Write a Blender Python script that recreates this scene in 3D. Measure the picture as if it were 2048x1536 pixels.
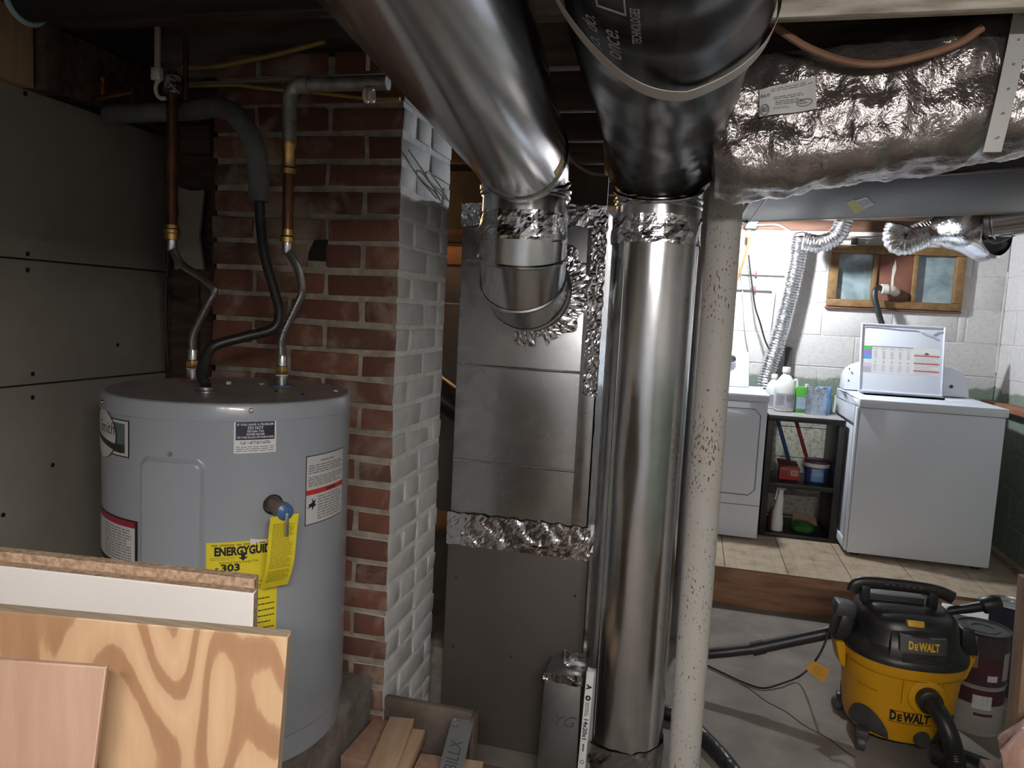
import bpy, bmesh, math, random
from mathutils import Vector, Matrix, noise
random.seed(7)
for o in list(bpy.data.objects): bpy.data.objects.remove(o)
S = bpy.context.scene
COL = S.collection
PI = math.pi
R = math.radians

# ------------------------------------------------------------------ camera
FPX = 1480.0
CAM_POS = Vector((0, 0, 1.42))
CAM_ROT = (Matrix.Rotation(R(13.7), 3, 'Z') @ Matrix.Rotation(R(90 - 5.6), 3, 'X') @ Matrix.Rotation(R(2.9), 3, 'Z'))
cam_d = bpy.data.cameras.new('camera'); cam_d.sensor_fit = 'HORIZONTAL'; cam_d.sensor_width = 36
cam_d.lens = 36 * FPX / 2048; cam_d.clip_start = 0.02
cam = bpy.data.objects.new('camera', cam_d); COL.objects.link(cam)
cam.matrix_world = Matrix.Translation(CAM_POS) @ CAM_ROT.to_4x4()
S.camera = cam

# ------------------------------------------------------------------ world, exposure
S.view_settings.view_transform = 'Standard'; S.view_settings.look = 'None'
S.view_settings.gamma = 1; S.view_settings.use_curve_mapping = False
S.view_settings.exposure = 0.0
W = bpy.data.worlds.new('world'); S.world = W; W.use_nodes = True
W.node_tree.nodes['Background'].inputs[0].default_value = (0.9, 0.92, 1.0, 1)
W.node_tree.nodes['Background'].inputs[1].default_value = 0.02

# bulbs of the room: (position, radiant watts, colour, radius); their fixtures are built further down
LAMP_ROOM = ((0.32, -0.55, 1.88), 128.0, (1.0, 0.945, 0.89), 1.25)   # twin-tube shop light: centre, watts, colour, length
LAMP_LAUNDRY = ((0.27, 4.42, 2.02), 84.0, (0.90, 0.95, 1.0), 0.04)
LAMP_FURNACE = ((-1.36, 3.08, 1.88), 1.1, (1.0, 0.55, 0.25), 0.035)

# ------------------------------------------------------------------ helpers
def at(px, py, X=None, Y=None, Z=None, D=None):
    """point of the room seen at a photo pixel on a known plane (used for measuring distances)"""
    d = CAM_ROT @ Vector(((px - 1024) / FPX, -(py - 768) / FPX, -1))
    if X is not None: t = (X - CAM_POS.x) / d.x
    elif Y is not None: t = (Y - CAM_POS.y) / d.y
    elif Z is not None: t = (Z - CAM_POS.z) / d.z
    else: t = D
    return CAM_POS + d * t

def nz(p, s=1.0, seed=0.0):
    return noise.noise(Vector((p[0] * s + seed, p[1] * s + seed * 1.7, p[2] * s - seed)))

STUFF = {'fine_print','lettering','tub_lettering','phone_number','hazard_mark','barcode_bars','louvres','vent_slots','grip_ridges','strap_holes','pictogram','marker_writing','worn_groove','panel_line','marker_scribble'}
class MB:
    def __init__(self): self.v = []; self.f = []; self.mi = []
    def add(self, vs, fs, m=0):
        n = len(self.v); self.v += [Vector(p) for p in vs]
        self.f += [[i + n for i in f] for f in fs]; self.mi += [m] * len(fs); return self
    def box(self, x0, x1, y0, y1, z0, z1, m=0):
        return self.add([(x0,y0,z0),(x1,y0,z0),(x1,y1,z0),(x0,y1,z0),(x0,y0,z1),(x1,y0,z1),(x1,y1,z1),(x0,y1,z1)],
            [(3,2,1,0),(4,5,6,7),(0,1,5,4),(1,2,6,5),(2,3,7,6),(3,0,4,7)], m)
    def obox(self, c, size, rot=None, m=0):
        rot = rot or Matrix.Identity(3); c = Vector(c); a = [s / 2 for s in size]
        vs = [c + rot @ Vector((sx*a[0], sy*a[1], sz*a[2])) for sz in (-1,1) for sx, sy in ((-1,-1),(1,-1),(1,1),(-1,1))]
        return self.add(vs, [(3,2,1,0),(4,5,6,7),(0,1,5,4),(1,2,6,5),(2,3,7,6),(3,0,4,7)], m)
    def hexa(self, b, t, m=0):
        return self.add(list(b) + list(t), [(3,2,1,0),(4,5,6,7),(0,1,5,4),(1,2,6,5),(2,3,7,6),(3,0,4,7)], m)
    def tube(self, pts, r, n=16, caps=True, section=None, m=0):
        pts = [Vector(p) for p in pts]; k = len(pts)
        T = [(pts[min(i+1,k-1)] - pts[max(i-1,0)]).normalized() for i in range(k)]
        up = Vector((0,0,1)) if abs(T[0].z) < .9 else Vector((0,1,0))
        N = (up - T[0] * up.dot(T[0])).normalized(); vs = []
        for i in range(k):
            N = (N - T[i] * N.dot(T[i])).normalized(); B = T[i].cross(N)
            ri = r(i/(k-1)) if callable(r) else (r[i] if isinstance(r, (list,tuple)) else r)
            for j in range(n):
                a = 2*PI*j/n
                if section: x, y = section(a); x *= ri; y *= ri
                else: x, y = ri*math.cos(a), ri*math.sin(a)
                vs.append(pts[i] + N*x + B*y)
        fs = [(i*n+j, i*n+(j+1)%n, (i+1)*n+(j+1)%n, (i+1)*n+j) for i in range(k-1) for j in range(n)]
        if caps: fs += [tuple(range(n-1,-1,-1)), tuple((k-1)*n+j for j in range(n))]
        return self.add(vs, fs, m)
    def cyl(self, p0, p1, r0, r1=None, n=20, caps=True, m=0):
        return self.tube([p0, p1], [r0, r0 if r1 is None else r1], n, caps, m=m)
    def lathe(self, prof, c=(0,0,0), n=40, mat=None, m=0, caps=False):
        vs = []; c = Vector(c)
        for r, z in prof:
            for j in range(n):
                a = 2*PI*j/n; p = Vector((r*math.cos(a), r*math.sin(a), z)); vs.append(c + (mat @ p if mat else p))
        k = len(prof)
        fs = [(i*n+j, i*n+(j+1)%n, (i+1)*n+(j+1)%n, (i+1)*n+j) for i in range(k-1) for j in range(n)]
        if caps and prof[0][0] > 1e-3: fs.append(tuple(range(n-1,-1,-1)))
        if caps and prof[-1][0] > 1e-3: fs.append(tuple((k-1)*n+j for j in range(n)))
        return self.add(vs, fs, m)
    def grid(self, fn, nu, nv, m=0):
        vs = [fn(u/nu, v/nv) for v in range(nv+1) for u in range(nu+1)]; w = nu+1
        return self.add(vs, [(v*w+u, v*w+u+1, (v+1)*w+u+1, (v+1)*w+u) for v in range(nv) for u in range(nu)], m)
    def shell(self, fn, nu, nv, off, m=0):
        """grid with a thickness: fn gives the front, off(u,v) the vector to the back"""
        A = [Vector(fn(u/nu, v/nv)) for v in range(nv+1) for u in range(nu+1)]
        Bk = [A[v*(nu+1)+u] + Vector(off) for v in range(nv+1) for u in range(nu+1)]
        w = nu+1; n = len(A); fs = []
        for v in range(nv):
            for u in range(nu):
                q = (v*w+u, v*w+u+1, (v+1)*w+u+1, (v+1)*w+u); fs.append(q); fs.append(tuple(n+i for i in reversed(q)))
        rim = [u for u in range(w)] + [v*w+nu for v in range(1,nv+1)] + [nv*w+u for u in range(nu-1,-1,-1)] + [v*w for v in range(nv-1,0,-1)]
        for i in range(len(rim)):
            a, b = rim[i], rim[(i+1) % len(rim)]; fs.append((b, a, a+n, b+n))
        return self.add(A+Bk, fs, m)
    def prism(self, poly, fn, h0, h1, m=0):
        """poly of (a,b); fn(a,b,h) -> point"""
        n = len(poly); vs = [fn(a,b,h0) for a,b in poly] + [fn(a,b,h1) for a,b in poly]
        fs = [tuple(range(n-1,-1,-1)), tuple(range(n,2*n))] + [(i,(i+1)%n,n+(i+1)%n,n+i) for i in range(n)]
        return self.add(vs, fs, m)
    def xf(self, M):
        self.v = [M @ p for p in self.v]; return self
    def jitter(self, amp, s=9, seed=0):
        self.v = [p + Vector((nz(p,s,seed), nz(p,s,seed+11), nz(p,s,seed+23))) * amp for p in self.v]; return self
    def mesh(self, name, mats, bevel=0, seg=2, smooth=True, ang=38, weld=True):
        me = bpy.data.meshes.new(name); me.from_pydata([tuple(p) for p in self.v], [], self.f)
        for m in (mats if isinstance(mats, (list,tuple)) else [mats]): me.materials.append(m)
        for p, i in zip(me.polygons, self.mi): p.material_index = i
        bm = bmesh.new(); bm.from_mesh(me)
        if weld: bmesh.ops.remove_doubles(bm, verts=bm.verts, dist=1e-6)
        bmesh.ops.recalc_face_normals(bm, faces=bm.faces)
        if bevel:
            es = [e for e in bm.edges if len(e.link_faces) == 2 and e.calc_face_angle(0) > R(35)]
            bmesh.ops.bevel(bm, geom=es, offset=bevel, segments=seg, affect='EDGES', profile=.5, clamp_overlap=True)
        if smooth:
            for f in bm.faces: f.smooth = True
            for e in bm.edges: e.smooth = not (len(e.link_faces) == 2 and e.calc_face_angle(0) > R(ang))
        bm.to_mesh(me); bm.free(); return me
    def build(self, name, mats, parent=None, bevel=0, seg=2, smooth=True, ang=38, weld=True):
        lo = Vector([min(p[i] for p in self.v) for i in range(3)]); hi = Vector([max(p[i] for p in self.v) for i in range(3)])
        c = (lo + hi) / 2
        if parent is None: c.z = lo.z
        self.v = [p - c for p in self.v]
        me = self.mesh(name, mats, bevel, seg, smooth, ang, weld)
        o = link(name, me, c, parent)
        if name in STUFF: o['kind'] = 'stuff'
        return o

WPOS = {}
def link(name, me, wloc, parent=None):
    o = bpy.data.objects.new(name, me); COL.objects.link(o)
    WPOS[o.name] = Vector(wloc)
    if parent is not None: o.parent = parent; o.location = Vector(wloc) - WPOS[parent.name]
    else: o.location = wloc
    return o
def tag(o, label=None, cat=None, group=None, kind=None):
    if label: o['label'] = label
    if cat: o['category'] = cat
    if group: o['group'] = group
    if kind: o['kind'] = kind
    return o
def thing(name, label, cat, loc, group=None):
    o = link(name, None, loc); o.empty_display_size = .05
    return tag(o, label, cat, group)
def struct(name, loc=(0,0,0)):
    return tag(link(name, None, loc), kind='structure')
def spline(pts, n=8):
    P = [Vector(p) for p in pts]; P = [2*P[0]-P[1]] + P + [2*P[-1]-P[-2]]; out = []
    for i in range(1, len(P)-2):
        for k in range(n):
            t = k/n; a, b, c, d = P[i-1], P[i], P[i+1], P[i+2]
            out.append(.5*((2*b)+(c-a)*t+(2*a-5*b+4*c-d)*t*t+(3*b-a-3*c+d)*t**3))
    out.append(P[-2]); return out
def resample(pts, step):
    out = [pts[0]]; acc = 0
    for a, b in zip(pts[:-1], pts[1:]):
        L = (b-a).length; d = step-acc
        while d <= L: out.append(a.lerp(b, d/L)); d += step
        acc = (acc+L) % step
    return out

TXT = {}
def text2d(s, size=1.0, bold=0.0, align='CENTER', shear=0.0, spacing=1.0):
    """flat outline of a line of writing as (verts2d, faces), centred on its own height"""
    cu = bpy.data.curves.new('txt', 'FONT'); cu.body = s; cu.size = size; cu.offset = bold*size; cu.align_x = align
    cu.align_y = 'CENTER'; cu.shear = shear; cu.space_character = spacing; cu.resolution_u = 3; cu.fill_mode = 'FRONT'
    ob = bpy.data.objects.new('txt', cu); COL.objects.link(ob)
    dg = bpy.context.evaluated_depsgraph_get(); me = bpy.data.meshes.new_from_object(ob.evaluated_get(dg))
    vs = [(v.co.x, v.co.y) for v in me.vertices]; fs = [tuple(p.vertices) for p in me.polygons]
    bpy.data.meshes.remove(me); bpy.data.objects.remove(ob); bpy.data.curves.remove(cu)
    return vs, fs
def put_text(mb, s, fn, cx, cy, size, m=0, width=None, **k):
    """writes s through fn(a,b) -> point, centred on (cx,cy); width squeezes or stretches the line"""
    vs, fs = text2d(s, size, **k); sx = 1
    if not vs: return
    if width:
        w = max(v[0] for v in vs) - min(v[0] for v in vs); sx = width / w
    mb.add([fn(cx + a*sx, cy + b) for a, b in vs], fs, m)
def bars(mb, fn, x0, x1, y0, y1, rows, frac=.45, m=0, ragged=True, words=6):
    """rows of fine print too small to read: a short strip for each word"""
    h = (y1-y0)/rows
    for r in range(rows):
        yb = y1 - (r+1)*h + h*(1-frac)/2; x = x0; end = x1 - (random.uniform(0,.3)*(x1-x0) if ragged and random.random() < .4 else 0)
        while x < end - (x1-x0)*.02:
            w = random.uniform(.5,1.5)*(x1-x0)/words; xe = min(x+w, end)
            mb.add([fn(x,yb), fn(xe,yb), fn(xe,yb+h*frac), fn(x,yb+h*frac)], [(0,1,2,3)], m); x = xe + (x1-x0)/words*.18

# ------------------------------------------------------------------ materials
MATS = {}
def newmat(name):
    m = bpy.data.materials.new(name); m.use_nodes = True; MATS[name] = m
    nt = m.node_tree; b = nt.nodes['Principled BSDF']
    return m, nt, b
def nd(nt, typ, **k):
    n = nt.nodes.new(typ)
    for a, v in k.items():
        if a in n.inputs.keys() if hasattr(n, 'inputs') else False: n.inputs[a].default_value = v
        else: setattr(n, a, v)
    return n
def c4(c): return (c[0], c[1], c[2], 1)
def srgb(*c):
    f = lambda x: ((x/255+.055)/1.055)**2.4 if x > 10 else x/255/12.92
    return tuple(f(x) for x in c)
def coords(nt, scale=(1,1,1), mode='Object'):
    tc = nd(nt, 'ShaderNodeTexCoord'); mp = nd(nt, 'ShaderNodeMapping')
    mp.inputs['Scale'].default_value = scale
    if mode == 'World':
        g = nd(nt, 'ShaderNodeNewGeometry'); nt.links.new(g.outputs['Position'], mp.inputs[0])
    else: nt.links.new(tc.outputs[mode], mp.inputs[0])
    return mp.outputs[0]
def noise_n(nt, vec, scale, detail=4, rough=.55, dist=0):
    n = nd(nt, 'ShaderNodeTexNoise'); n.inputs['Scale'].default_value = scale; n.inputs['Detail'].default_value = detail
    n.inputs['Roughness'].default_value = rough; n.inputs['Distortion'].default_value = dist
    nt.links.new(vec, n.inputs['Vector']); return n
def ramp(nt, fac, stops):
    r = nd(nt, 'ShaderNodeValToRGB'); e = r.color_ramp.elements
    while len(e) < len(stops): e.new(.5)
    for i, (p, c) in enumerate(stops): e[i].position = p; e[i].color = c4(c)
    nt.links.new(fac, r.inputs[0]); return r.outputs[0]
def mixc(nt, fac, a, b):
    m = nd(nt, 'ShaderNodeMix'); m.data_type = 'RGBA'
    for i, v in ((0, fac), (6, a), (7, b)):
        if hasattr(v, 'node'): nt.links.new(v, m.inputs[i])
        else: m.inputs[i].default_value = c4(v) if i else v
    return m.outputs[2]
def bumpn(nt, b, h, strength=.3, dist=.01):
    n = nd(nt, 'ShaderNodeBump'); n.inputs['Strength'].default_value = strength; n.inputs['Distance'].default_value = dist
    nt.links.new(h, n.inputs['Height']); nt.links.new(n.outputs[0], b.inputs['Normal']); return n
def pm(name, c, c2=None, scale=8, rough=.6, metal=0, bump=0, bscale=60, bdist=.004, stretch=(1,1,1), mode='Object', spec=.5, coat=0, rvar=0, lo=.35, hi=.65, detail=5):
    m, nt, b = newmat(name); v = coords(nt, stretch, mode)
    b.inputs['Roughness'].default_value = rough; b.inputs['Metallic'].default_value = metal
    b.inputs['Specular IOR Level'].default_value = spec; b.inputs['Coat Weight'].default_value = coat
    if c2 is not None:
        n = noise_n(nt, v, scale, detail); nt.links.new(ramp(nt, n.outputs[0], [(lo,c),(hi,c2)]), b.inputs['Base Color'])
        if rvar:
            mr = nd(nt, 'ShaderNodeMapRange'); mr.inputs[3].default_value = rough-rvar; mr.inputs[4].default_value = rough+rvar
            nt.links.new(n.outputs[0], mr.inputs[0]); nt.links.new(mr.outputs[0], b.inputs['Roughness'])
    else: b.inputs['Base Color'].default_value = c4(c)
    if bump:
        n2 = noise_n(nt, v, bscale, 4); bumpn(nt, b, n2.outputs[0], bump, bdist)
    return m

concrete = pm('concrete_floor', (.165,.14,.12), (.25,.22,.19), 5, .85, bump=.35, bscale=70, mode='World')
padmat = pm('rough_concrete', (.12,.10,.085), (.24,.21,.18), 14, .9, bump=.8, bscale=40, mode='World')
drywall = pm('grey_drywall', (.26,.235,.20), (.33,.30,.26), 3, .8, bump=.1, bscale=90, mode='World')
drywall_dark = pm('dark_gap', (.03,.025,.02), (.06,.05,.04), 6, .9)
oldwood = pm('old_joist_wood', (.045,.027,.017), (.10,.062,.038), 5, .8, bump=.3, bscale=30, stretch=(1,9,9), mode='World')
oldwood_y = pm('old_subfloor_wood', (.05,.032,.02), (.10,.066,.042), 6, .85, stretch=(9,1,1), mode='World')
oldwood_lit = pm('lit_joist_wood', (.15,.115,.09), (.24,.19,.15), 5, .8, bump=.3, bscale=30, stretch=(1,9,9), mode='World')  # lighter copy of the joist wood: lamplight near the ducts put into colour
whitewash = pm('whitewashed_wood', (.30,.25,.19), (.62,.58,.50), 7, .8, bump=.3, bscale=40, stretch=(1,6,6), mode='World')
palewood = pm('pale_stud_wood', (.30,.19,.10), (.42,.28,.16), 4, .75, stretch=(8,8,1), mode='World')
pine = pm('pine_lumber', (.46,.31,.19), (.60,.43,.28), 3, .7, bump=.15, bscale=40, stretch=(12,1,12))
pine_pink = pm('pinkish_pine', (.38,.235,.165), (.47,.305,.22), 2.5, .62, bump=.1, bscale=30, stretch=(14,14,1.2))
riserwood = pm('stained_riser_wood', (.20,.095,.052), (.33,.18,.105), 5, .7, bump=.2, bscale=30, stretch=(1.2,8,8), mode='World')
brownboard = pm('weathered_brown_board', (.075,.055,.045), (.15,.115,.095), 9, .75, bump=.4, bscale=35, mode='World')
steel_grey = pm('grey_enamel', (.295,.318,.358), (.31,.335,.375), 3, .28, spec=.5, coat=.25)
heater_top = pm('dusty_heater_lid', (.24,.205,.19), (.31,.27,.25), 12, .55, bump=.15, bscale=120, mode='World')
furnace_grey = pm('furnace_enamel', (.068,.058,.050), (.078,.067,.058), 4, .5, bump=.08, bscale=300)
copper_old = pm('aged_copper', (.11,.05,.028), (.20,.095,.05), 14, .42, metal=.75, rvar=.1)
galv_old = pm('old_galvanised_pipe', (.22,.21,.20), (.42,.41,.39), 22, .5, metal=.6, bump=.2, bscale=80)
brass = pm('brass', (.42,.26,.09), (.55,.36,.14), 20, .32, metal=.95)
chrome = pm('steel_fitting', (.62,.62,.62), None, rough=.22, metal=1)
blackrub = pm('black_rubber', (.012,.012,.012), (.02,.02,.02), 20, .42, spec=.5)
blackpl = pm('black_plastic', (.016,.016,.017), (.022,.022,.023), 30, .38, bump=.05, bscale=400)
darkpl = pm('dark_grey_plastic', (.045,.045,.045), (.06,.06,.06), 30, .5)
ventgrey = pm('vent_grey_plastic', (.11,.11,.11), None, rough=.5)
yellowpl = pm('yellow_plastic', (.56,.27,.003), (.62,.31,.005), 10, .42)
whitepl = pm('white_plastic', (.72,.71,.68), None, rough=.4)
offwhite = pm('aged_white_plastic', (.52,.48,.42), (.64,.60,.54), 18, .5)
enamel = pm('white_appliance_enamel', (.70,.74,.82), (.73,.77,.85), 3, .42, spec=.35)
greyfoam = pm('grey_pipe_foam', (.095,.10,.10), (.13,.138,.135), 18, .85, bump=.3, bscale=120)
paper = pm('white_paper', (.72,.72,.72), None, rough=.55)
paper_grey = pm('label_white', (.55,.55,.55), None, rough=.4)
ink = pm('black_ink', (.012,.012,.013), None, rough=.5)
inkgrey = pm('fine_print_grey', (.20,.20,.21), None, rough=.5)
navy = pm('navy_ink', (.018,.016,.05), None, rough=.45)
red = pm('red_print', (.50,.03,.025), None, rough=.45)
crimson = pm('crimson_print', (.30,.015,.04), None, rough=.45)
darkgreen = pm('green_black_print', (.02,.035,.028), None, rough=.45)
midgreen = pm('grey_green_print', (.08,.13,.11), None, rough=.45)
yellowpaper = pm('yellow_paper', (.72,.60,.02), (.76,.65,.03), 9, .5)
yellowink = pm('yellow_tag_print', (.30,.24,.02), None, rough=.5)
blueplast = pm('blue_plastic', (.045,.12,.27), None, rough=.35)
redplast = pm('red_plastic', (.45,.06,.05), None, rough=.4)
redring = pm('dull_red_ring', (.22,.06,.055), None, rough=.5)
bluering = pm('dull_blue_ring', (.07,.11,.19), None, rough=.5)
yellowwire = pm('yellow_cable', (.30,.20,.055), (.38,.26,.075), 12, .55)
greywire = pm('grey_cable', (.20,.19,.175), None, rough=.5)
cream_cable = pm('cream_cable', (.42,.36,.29), None, rough=.5)
browncable = pm('brown_cable', (.22,.11,.065), (.29,.155,.095), 20, .5)
orangecord = pm('orange_cord', (.75,.10,.03), None, rough=.45)
strapmat = pm('white_plastic_strap', (.50,.46,.42), (.56,.52,.48), 10, .5)
strapmetal = pm('pale_metal_strap', (.50,.50,.49), None, rough=.45, metal=.2)
abspipe = pm('black_abs_pipe', (.006,.006,.007), None, rough=.75)
ring_glint = pm('end_ring_glint', (.32,.44,.50), None, rough=.5)  # highlight on the waste pipe's end edge, put into the colour
melamine = pm('white_melamine', (.66,.63,.61), (.70,.67,.65), 4, .38)
particle = pm('particleboard', (.23,.14,.085), (.52,.37,.26), 150, .85, bump=.5, bscale=160, lo=.3, hi=.7)
orangewall = pm('orange_wood_panel', (.60,.31,.14), None, rough=.7)
windowwood = pm('golden_window_wood', (.15,.082,.028), (.24,.14,.055), 6, .6, bump=.15, bscale=30, stretch=(3,6,3), mode='World')
redboard = pm('red_brown_board', (.14,.055,.035), (.22,.09,.06), 7, .65, mode='World')
silllumber = pm('brown_rim_joist', (.14,.065,.042), (.20,.10,.065), 5, .75, stretch=(1,6,6), mode='World')
pinkbag = pm('pink_plastic_bag', (.42,.26,.21), (.52,.34,.28), 9, .28, bump=.6, bscale=14, bdist=.02)
shelfblack = pm('black_laminate', (.009,.0085,.009), (.013,.0125,.013), 8, .5)
dusty = pm('dusty_laminate', (.22,.215,.21), (.32,.31,.30), 9, .75)
greentex = pm('green_carton', (.10,.42,.04), None, rough=.5)
blueinkl = pm('light_blue_print', (.26,.40,.62), None, rough=.5)
bluepouch = pm('blue_pouch', (.10,.25,.52), (.22,.42,.66), 9, .3)
jugmat = pm('cloudy_jug_plastic', (.70,.74,.70), (.76,.79,.74), 6, .35)
lavender = pm('lavender_label', (.42,.39,.48), (.48,.45,.54), 6, .5)
redbox = pm('red_carton', (.48,.06,.035), None, rough=.5)
purple = pm('purple_lid', (.11,.035,.10), None, rough=.45)
tubblue = pm('blue_tub', (.035,.055,.18), (.06,.10,.27), 8, .4)
greenbag = pm('green_plastic_bag', (.03,.11,.025), (.05,.16,.04), 8, .25, bump=.5, bscale=25, bdist=.01)
tanpaper = pm('tan_paper', (.40,.29,.17), None, rough=.8)
canmetal = pm('can_metal', (.35,.35,.34), (.45,.45,.44), 12, .4, metal=.8)
canlabel_dark = pm('dark_can_label', (.03,.022,.024), (.05,.035,.036), 8, .5)
canlabel_red = pm('maroon_can_label', (.06,.014,.022), None, rough=.5)
canlabel_white = pm('dull_white_can_label', (.30,.27,.25), None, rough=.5)
canlabel_tan = pm('tan_can_label', (.24,.17,.11), None, rough=.5)
darkblue_can = pm('dark_blue_can', (.012,.014,.03), None, rough=.5)
torn = pm('torn_drywall_paper', (.25,.22,.185), (.33,.30,.26), 9, .9, bump=.4, bscale=30)
purplel = pm('violet_print', (.36,.20,.62), None, rough=.5)
skybl = pm('sky_print', (.10,.36,.70), None, rough=.5)
greenl = pm('green_print', (.12,.48,.16), None, rough=.5)
pinkl = pm('pink_print', (.62,.55,.70), None, rough=.5)
greyl = pm('grey_print', (.45,.45,.52), None, rough=.5)
redl = pm('red_stripe_print', (.50,.12,.10), None, rough=.5)
whiteink = pm('white_ink', (.36,.38,.42), None, rough=.5)
yellowink2 = pm('yellow_lettering', (.62,.40,.02), None, rough=.45)
tealbox = pm('pale_blue_outlet_box', (.25,.50,.62), None, rough=.5)
greenpaint_pipe = pm('white_green_pipe_paint', (.38,.50,.44), (.62,.66,.62), 20, .6)

def glass_dirty():
    m, nt, b = newmat('milky_window_pane'); v = coords(nt, (1,1,1), 'World')
    n = noise_n(nt, v, 7, 6, .6, .6)
    nt.links.new(ramp(nt, n.outputs[0], [(.3,(.11,.15,.16)),(.55,(.25,.32,.34)),(.75,(.36,.44,.46))]), b.inputs['Base Color'])
    b.inputs['Roughness'].default_value = .12; b.inputs['Coat Weight'].default_value = .5
    return m
pane = glass_dirty()

def galv(name, c=(.58,.61,.65), rough=.19, c2=None, spangle=30):
    m, nt, b = newmat(name); v = coords(nt, (1,1,1), 'Object')
    vo = nd(nt, 'ShaderNodeTexVoronoi'); vo.inputs['Scale'].default_value = spangle; nt.links.new(v, vo.inputs['Vector'])
    n = noise_n(nt, v, 5, 4)
    col = mixc(nt, .07, c, vo.outputs['Color'])
    hsv = nd(nt, 'ShaderNodeHueSaturation'); hsv.inputs['Saturation'].default_value = .25; nt.links.new(col, hsv.inputs['Color'])
    nt.links.new(hsv.outputs[0], b.inputs['Base Color'])
    mr = nd(nt, 'ShaderNodeMapRange'); mr.inputs[1].default_value = .3; mr.inputs[2].default_value = .7
    mr.inputs[3].default_value = rough-.03; mr.inputs[4].default_value = rough+.04
    nt.links.new(n.outputs[0], mr.inputs[0]); nt.links.new(mr.outputs[0], b.inputs['Roughness'])
    b.inputs['Metallic'].default_value = 1
    n2 = noise_n(nt, v, 2.2, 1); bumpn(nt, b, n2.outputs[0], .06, .02)
    return m
galvm = galv('galvanised_duct')
galv_box = galv('galvanised_plenum', (.50,.53,.57), .27)
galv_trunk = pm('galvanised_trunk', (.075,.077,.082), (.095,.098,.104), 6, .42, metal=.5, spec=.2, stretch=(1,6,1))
galv_dull = galv('dull_galvanised', (.30,.31,.31), .45)

def foil(name, c=(.76,.76,.78), rough=.13, s1=13, s2=45, strength=.22):
    m, nt, b = newmat(name); v = coords(nt, (1,1,1), 'World')
    b.inputs['Base Color'].default_value = c4(c); b.inputs['Metallic'].default_value = 1; b.inputs['Roughness'].default_value = rough
    vo = nd(nt, 'ShaderNodeTexVoronoi'); vo.inputs['Scale'].default_value = s1*1.6; vo.feature = 'F1'
    n1 = noise_n(nt, v, s1, 5, .6, 1.2); n2 = noise_n(nt, v, s2, 3, .6, .8)
    nt.links.new(v, vo.inputs['Vector'])
    a = nd(nt, 'ShaderNodeMath', operation='MULTIPLY_ADD'); a.inputs[1].default_value = .4
    nt.links.new(n2.outputs[0], a.inputs[0]); nt.links.new(n1.outputs[0], a.inputs[2])
    a2 = nd(nt, 'ShaderNodeMath', operation='MULTIPLY_ADD'); a2.inputs[1].default_value = .5
    nt.links.new(vo.outputs[0], a2.inputs[0]); nt.links.new(a.outputs[0], a2.inputs[2])
    bumpn(nt, b, a2.outputs[0], strength, .012); return m
foilm = foil('crumpled_foil_tape')
foilwrap = foil('foil_insulation_wrap', (.37,.335,.325), .2, 11, 70, .5); foilwrap.node_tree.nodes['Principled BSDF'].inputs['Metallic'].default_value = .86
flexfoil = foil('flexible_foil_duct', (.80,.81,.83), .2, 30, 90, .25)
cleartape = foil('dull_foil_tape', (.42,.41,.41), .22, 13, 50, .25)

def black_wrap():
    m, nt, b = newmat('black_insulation_wrap'); v = coords(nt, (1,1,1), 'World')
    b.inputs['Base Color'].default_value = (.004,.004,.0045,1); b.inputs['Roughness'].default_value = .30; b.inputs['Specular IOR Level'].default_value = .16
    n1 = noise_n(nt, coords(nt, (9,2,9), 'World'), 2, 3, .5, .6); bumpn(nt, b, n1.outputs[0], .25, .01); return m
blackwrap = black_wrap()

def brick_mat():
    m, nt, b = newmat('red_brick'); v = coords(nt, (1,1,1), 'World')
    oi = nd(nt, 'ShaderNodeObjectInfo')
    base = ramp(nt, oi.outputs['Random'], [(0,(.105,.040,.028)),(.35,(.145,.056,.038)),(.7,(.19,.078,.048)),(1,(.095,.044,.033))])
    n = noise_n(nt, v, 26, 6, .65); n2 = noise_n(nt, v, 7, 5, .6, .5)
    c = mixc(nt, ramp(nt, n.outputs[0], [(.45,(0,0,0)),(.75,(.5,.5,.5))]), base, (.075,.03,.022))
    c = mixc(nt, ramp(nt, n2.outputs[0], [(.50,(0,0,0)),(.68,(.62,.62,.62))]), c, (.36,.29,.22))
    nt.links.new(c, b.inputs['Base Color']); b.inputs['Roughness'].default_value = .88
    bumpn(nt, b, n.outputs[0], .5, .006); return m
brickm = brick_mat()
mortar = pm('pale_mortar', (.22,.185,.15), (.36,.315,.26), 30, .95, bump=.8, bscale=90, mode='World')
brickpaint = pm('grey_white_brick_paint', (.44,.44,.445), (.53,.53,.535), 16, .7, bump=.35, bscale=60, mode='World')
mortarpaint = pm('white_painted_mortar', (.58,.58,.575), (.70,.70,.69), 40, .75, bump=.7, bscale=90, mode='World')

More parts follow.
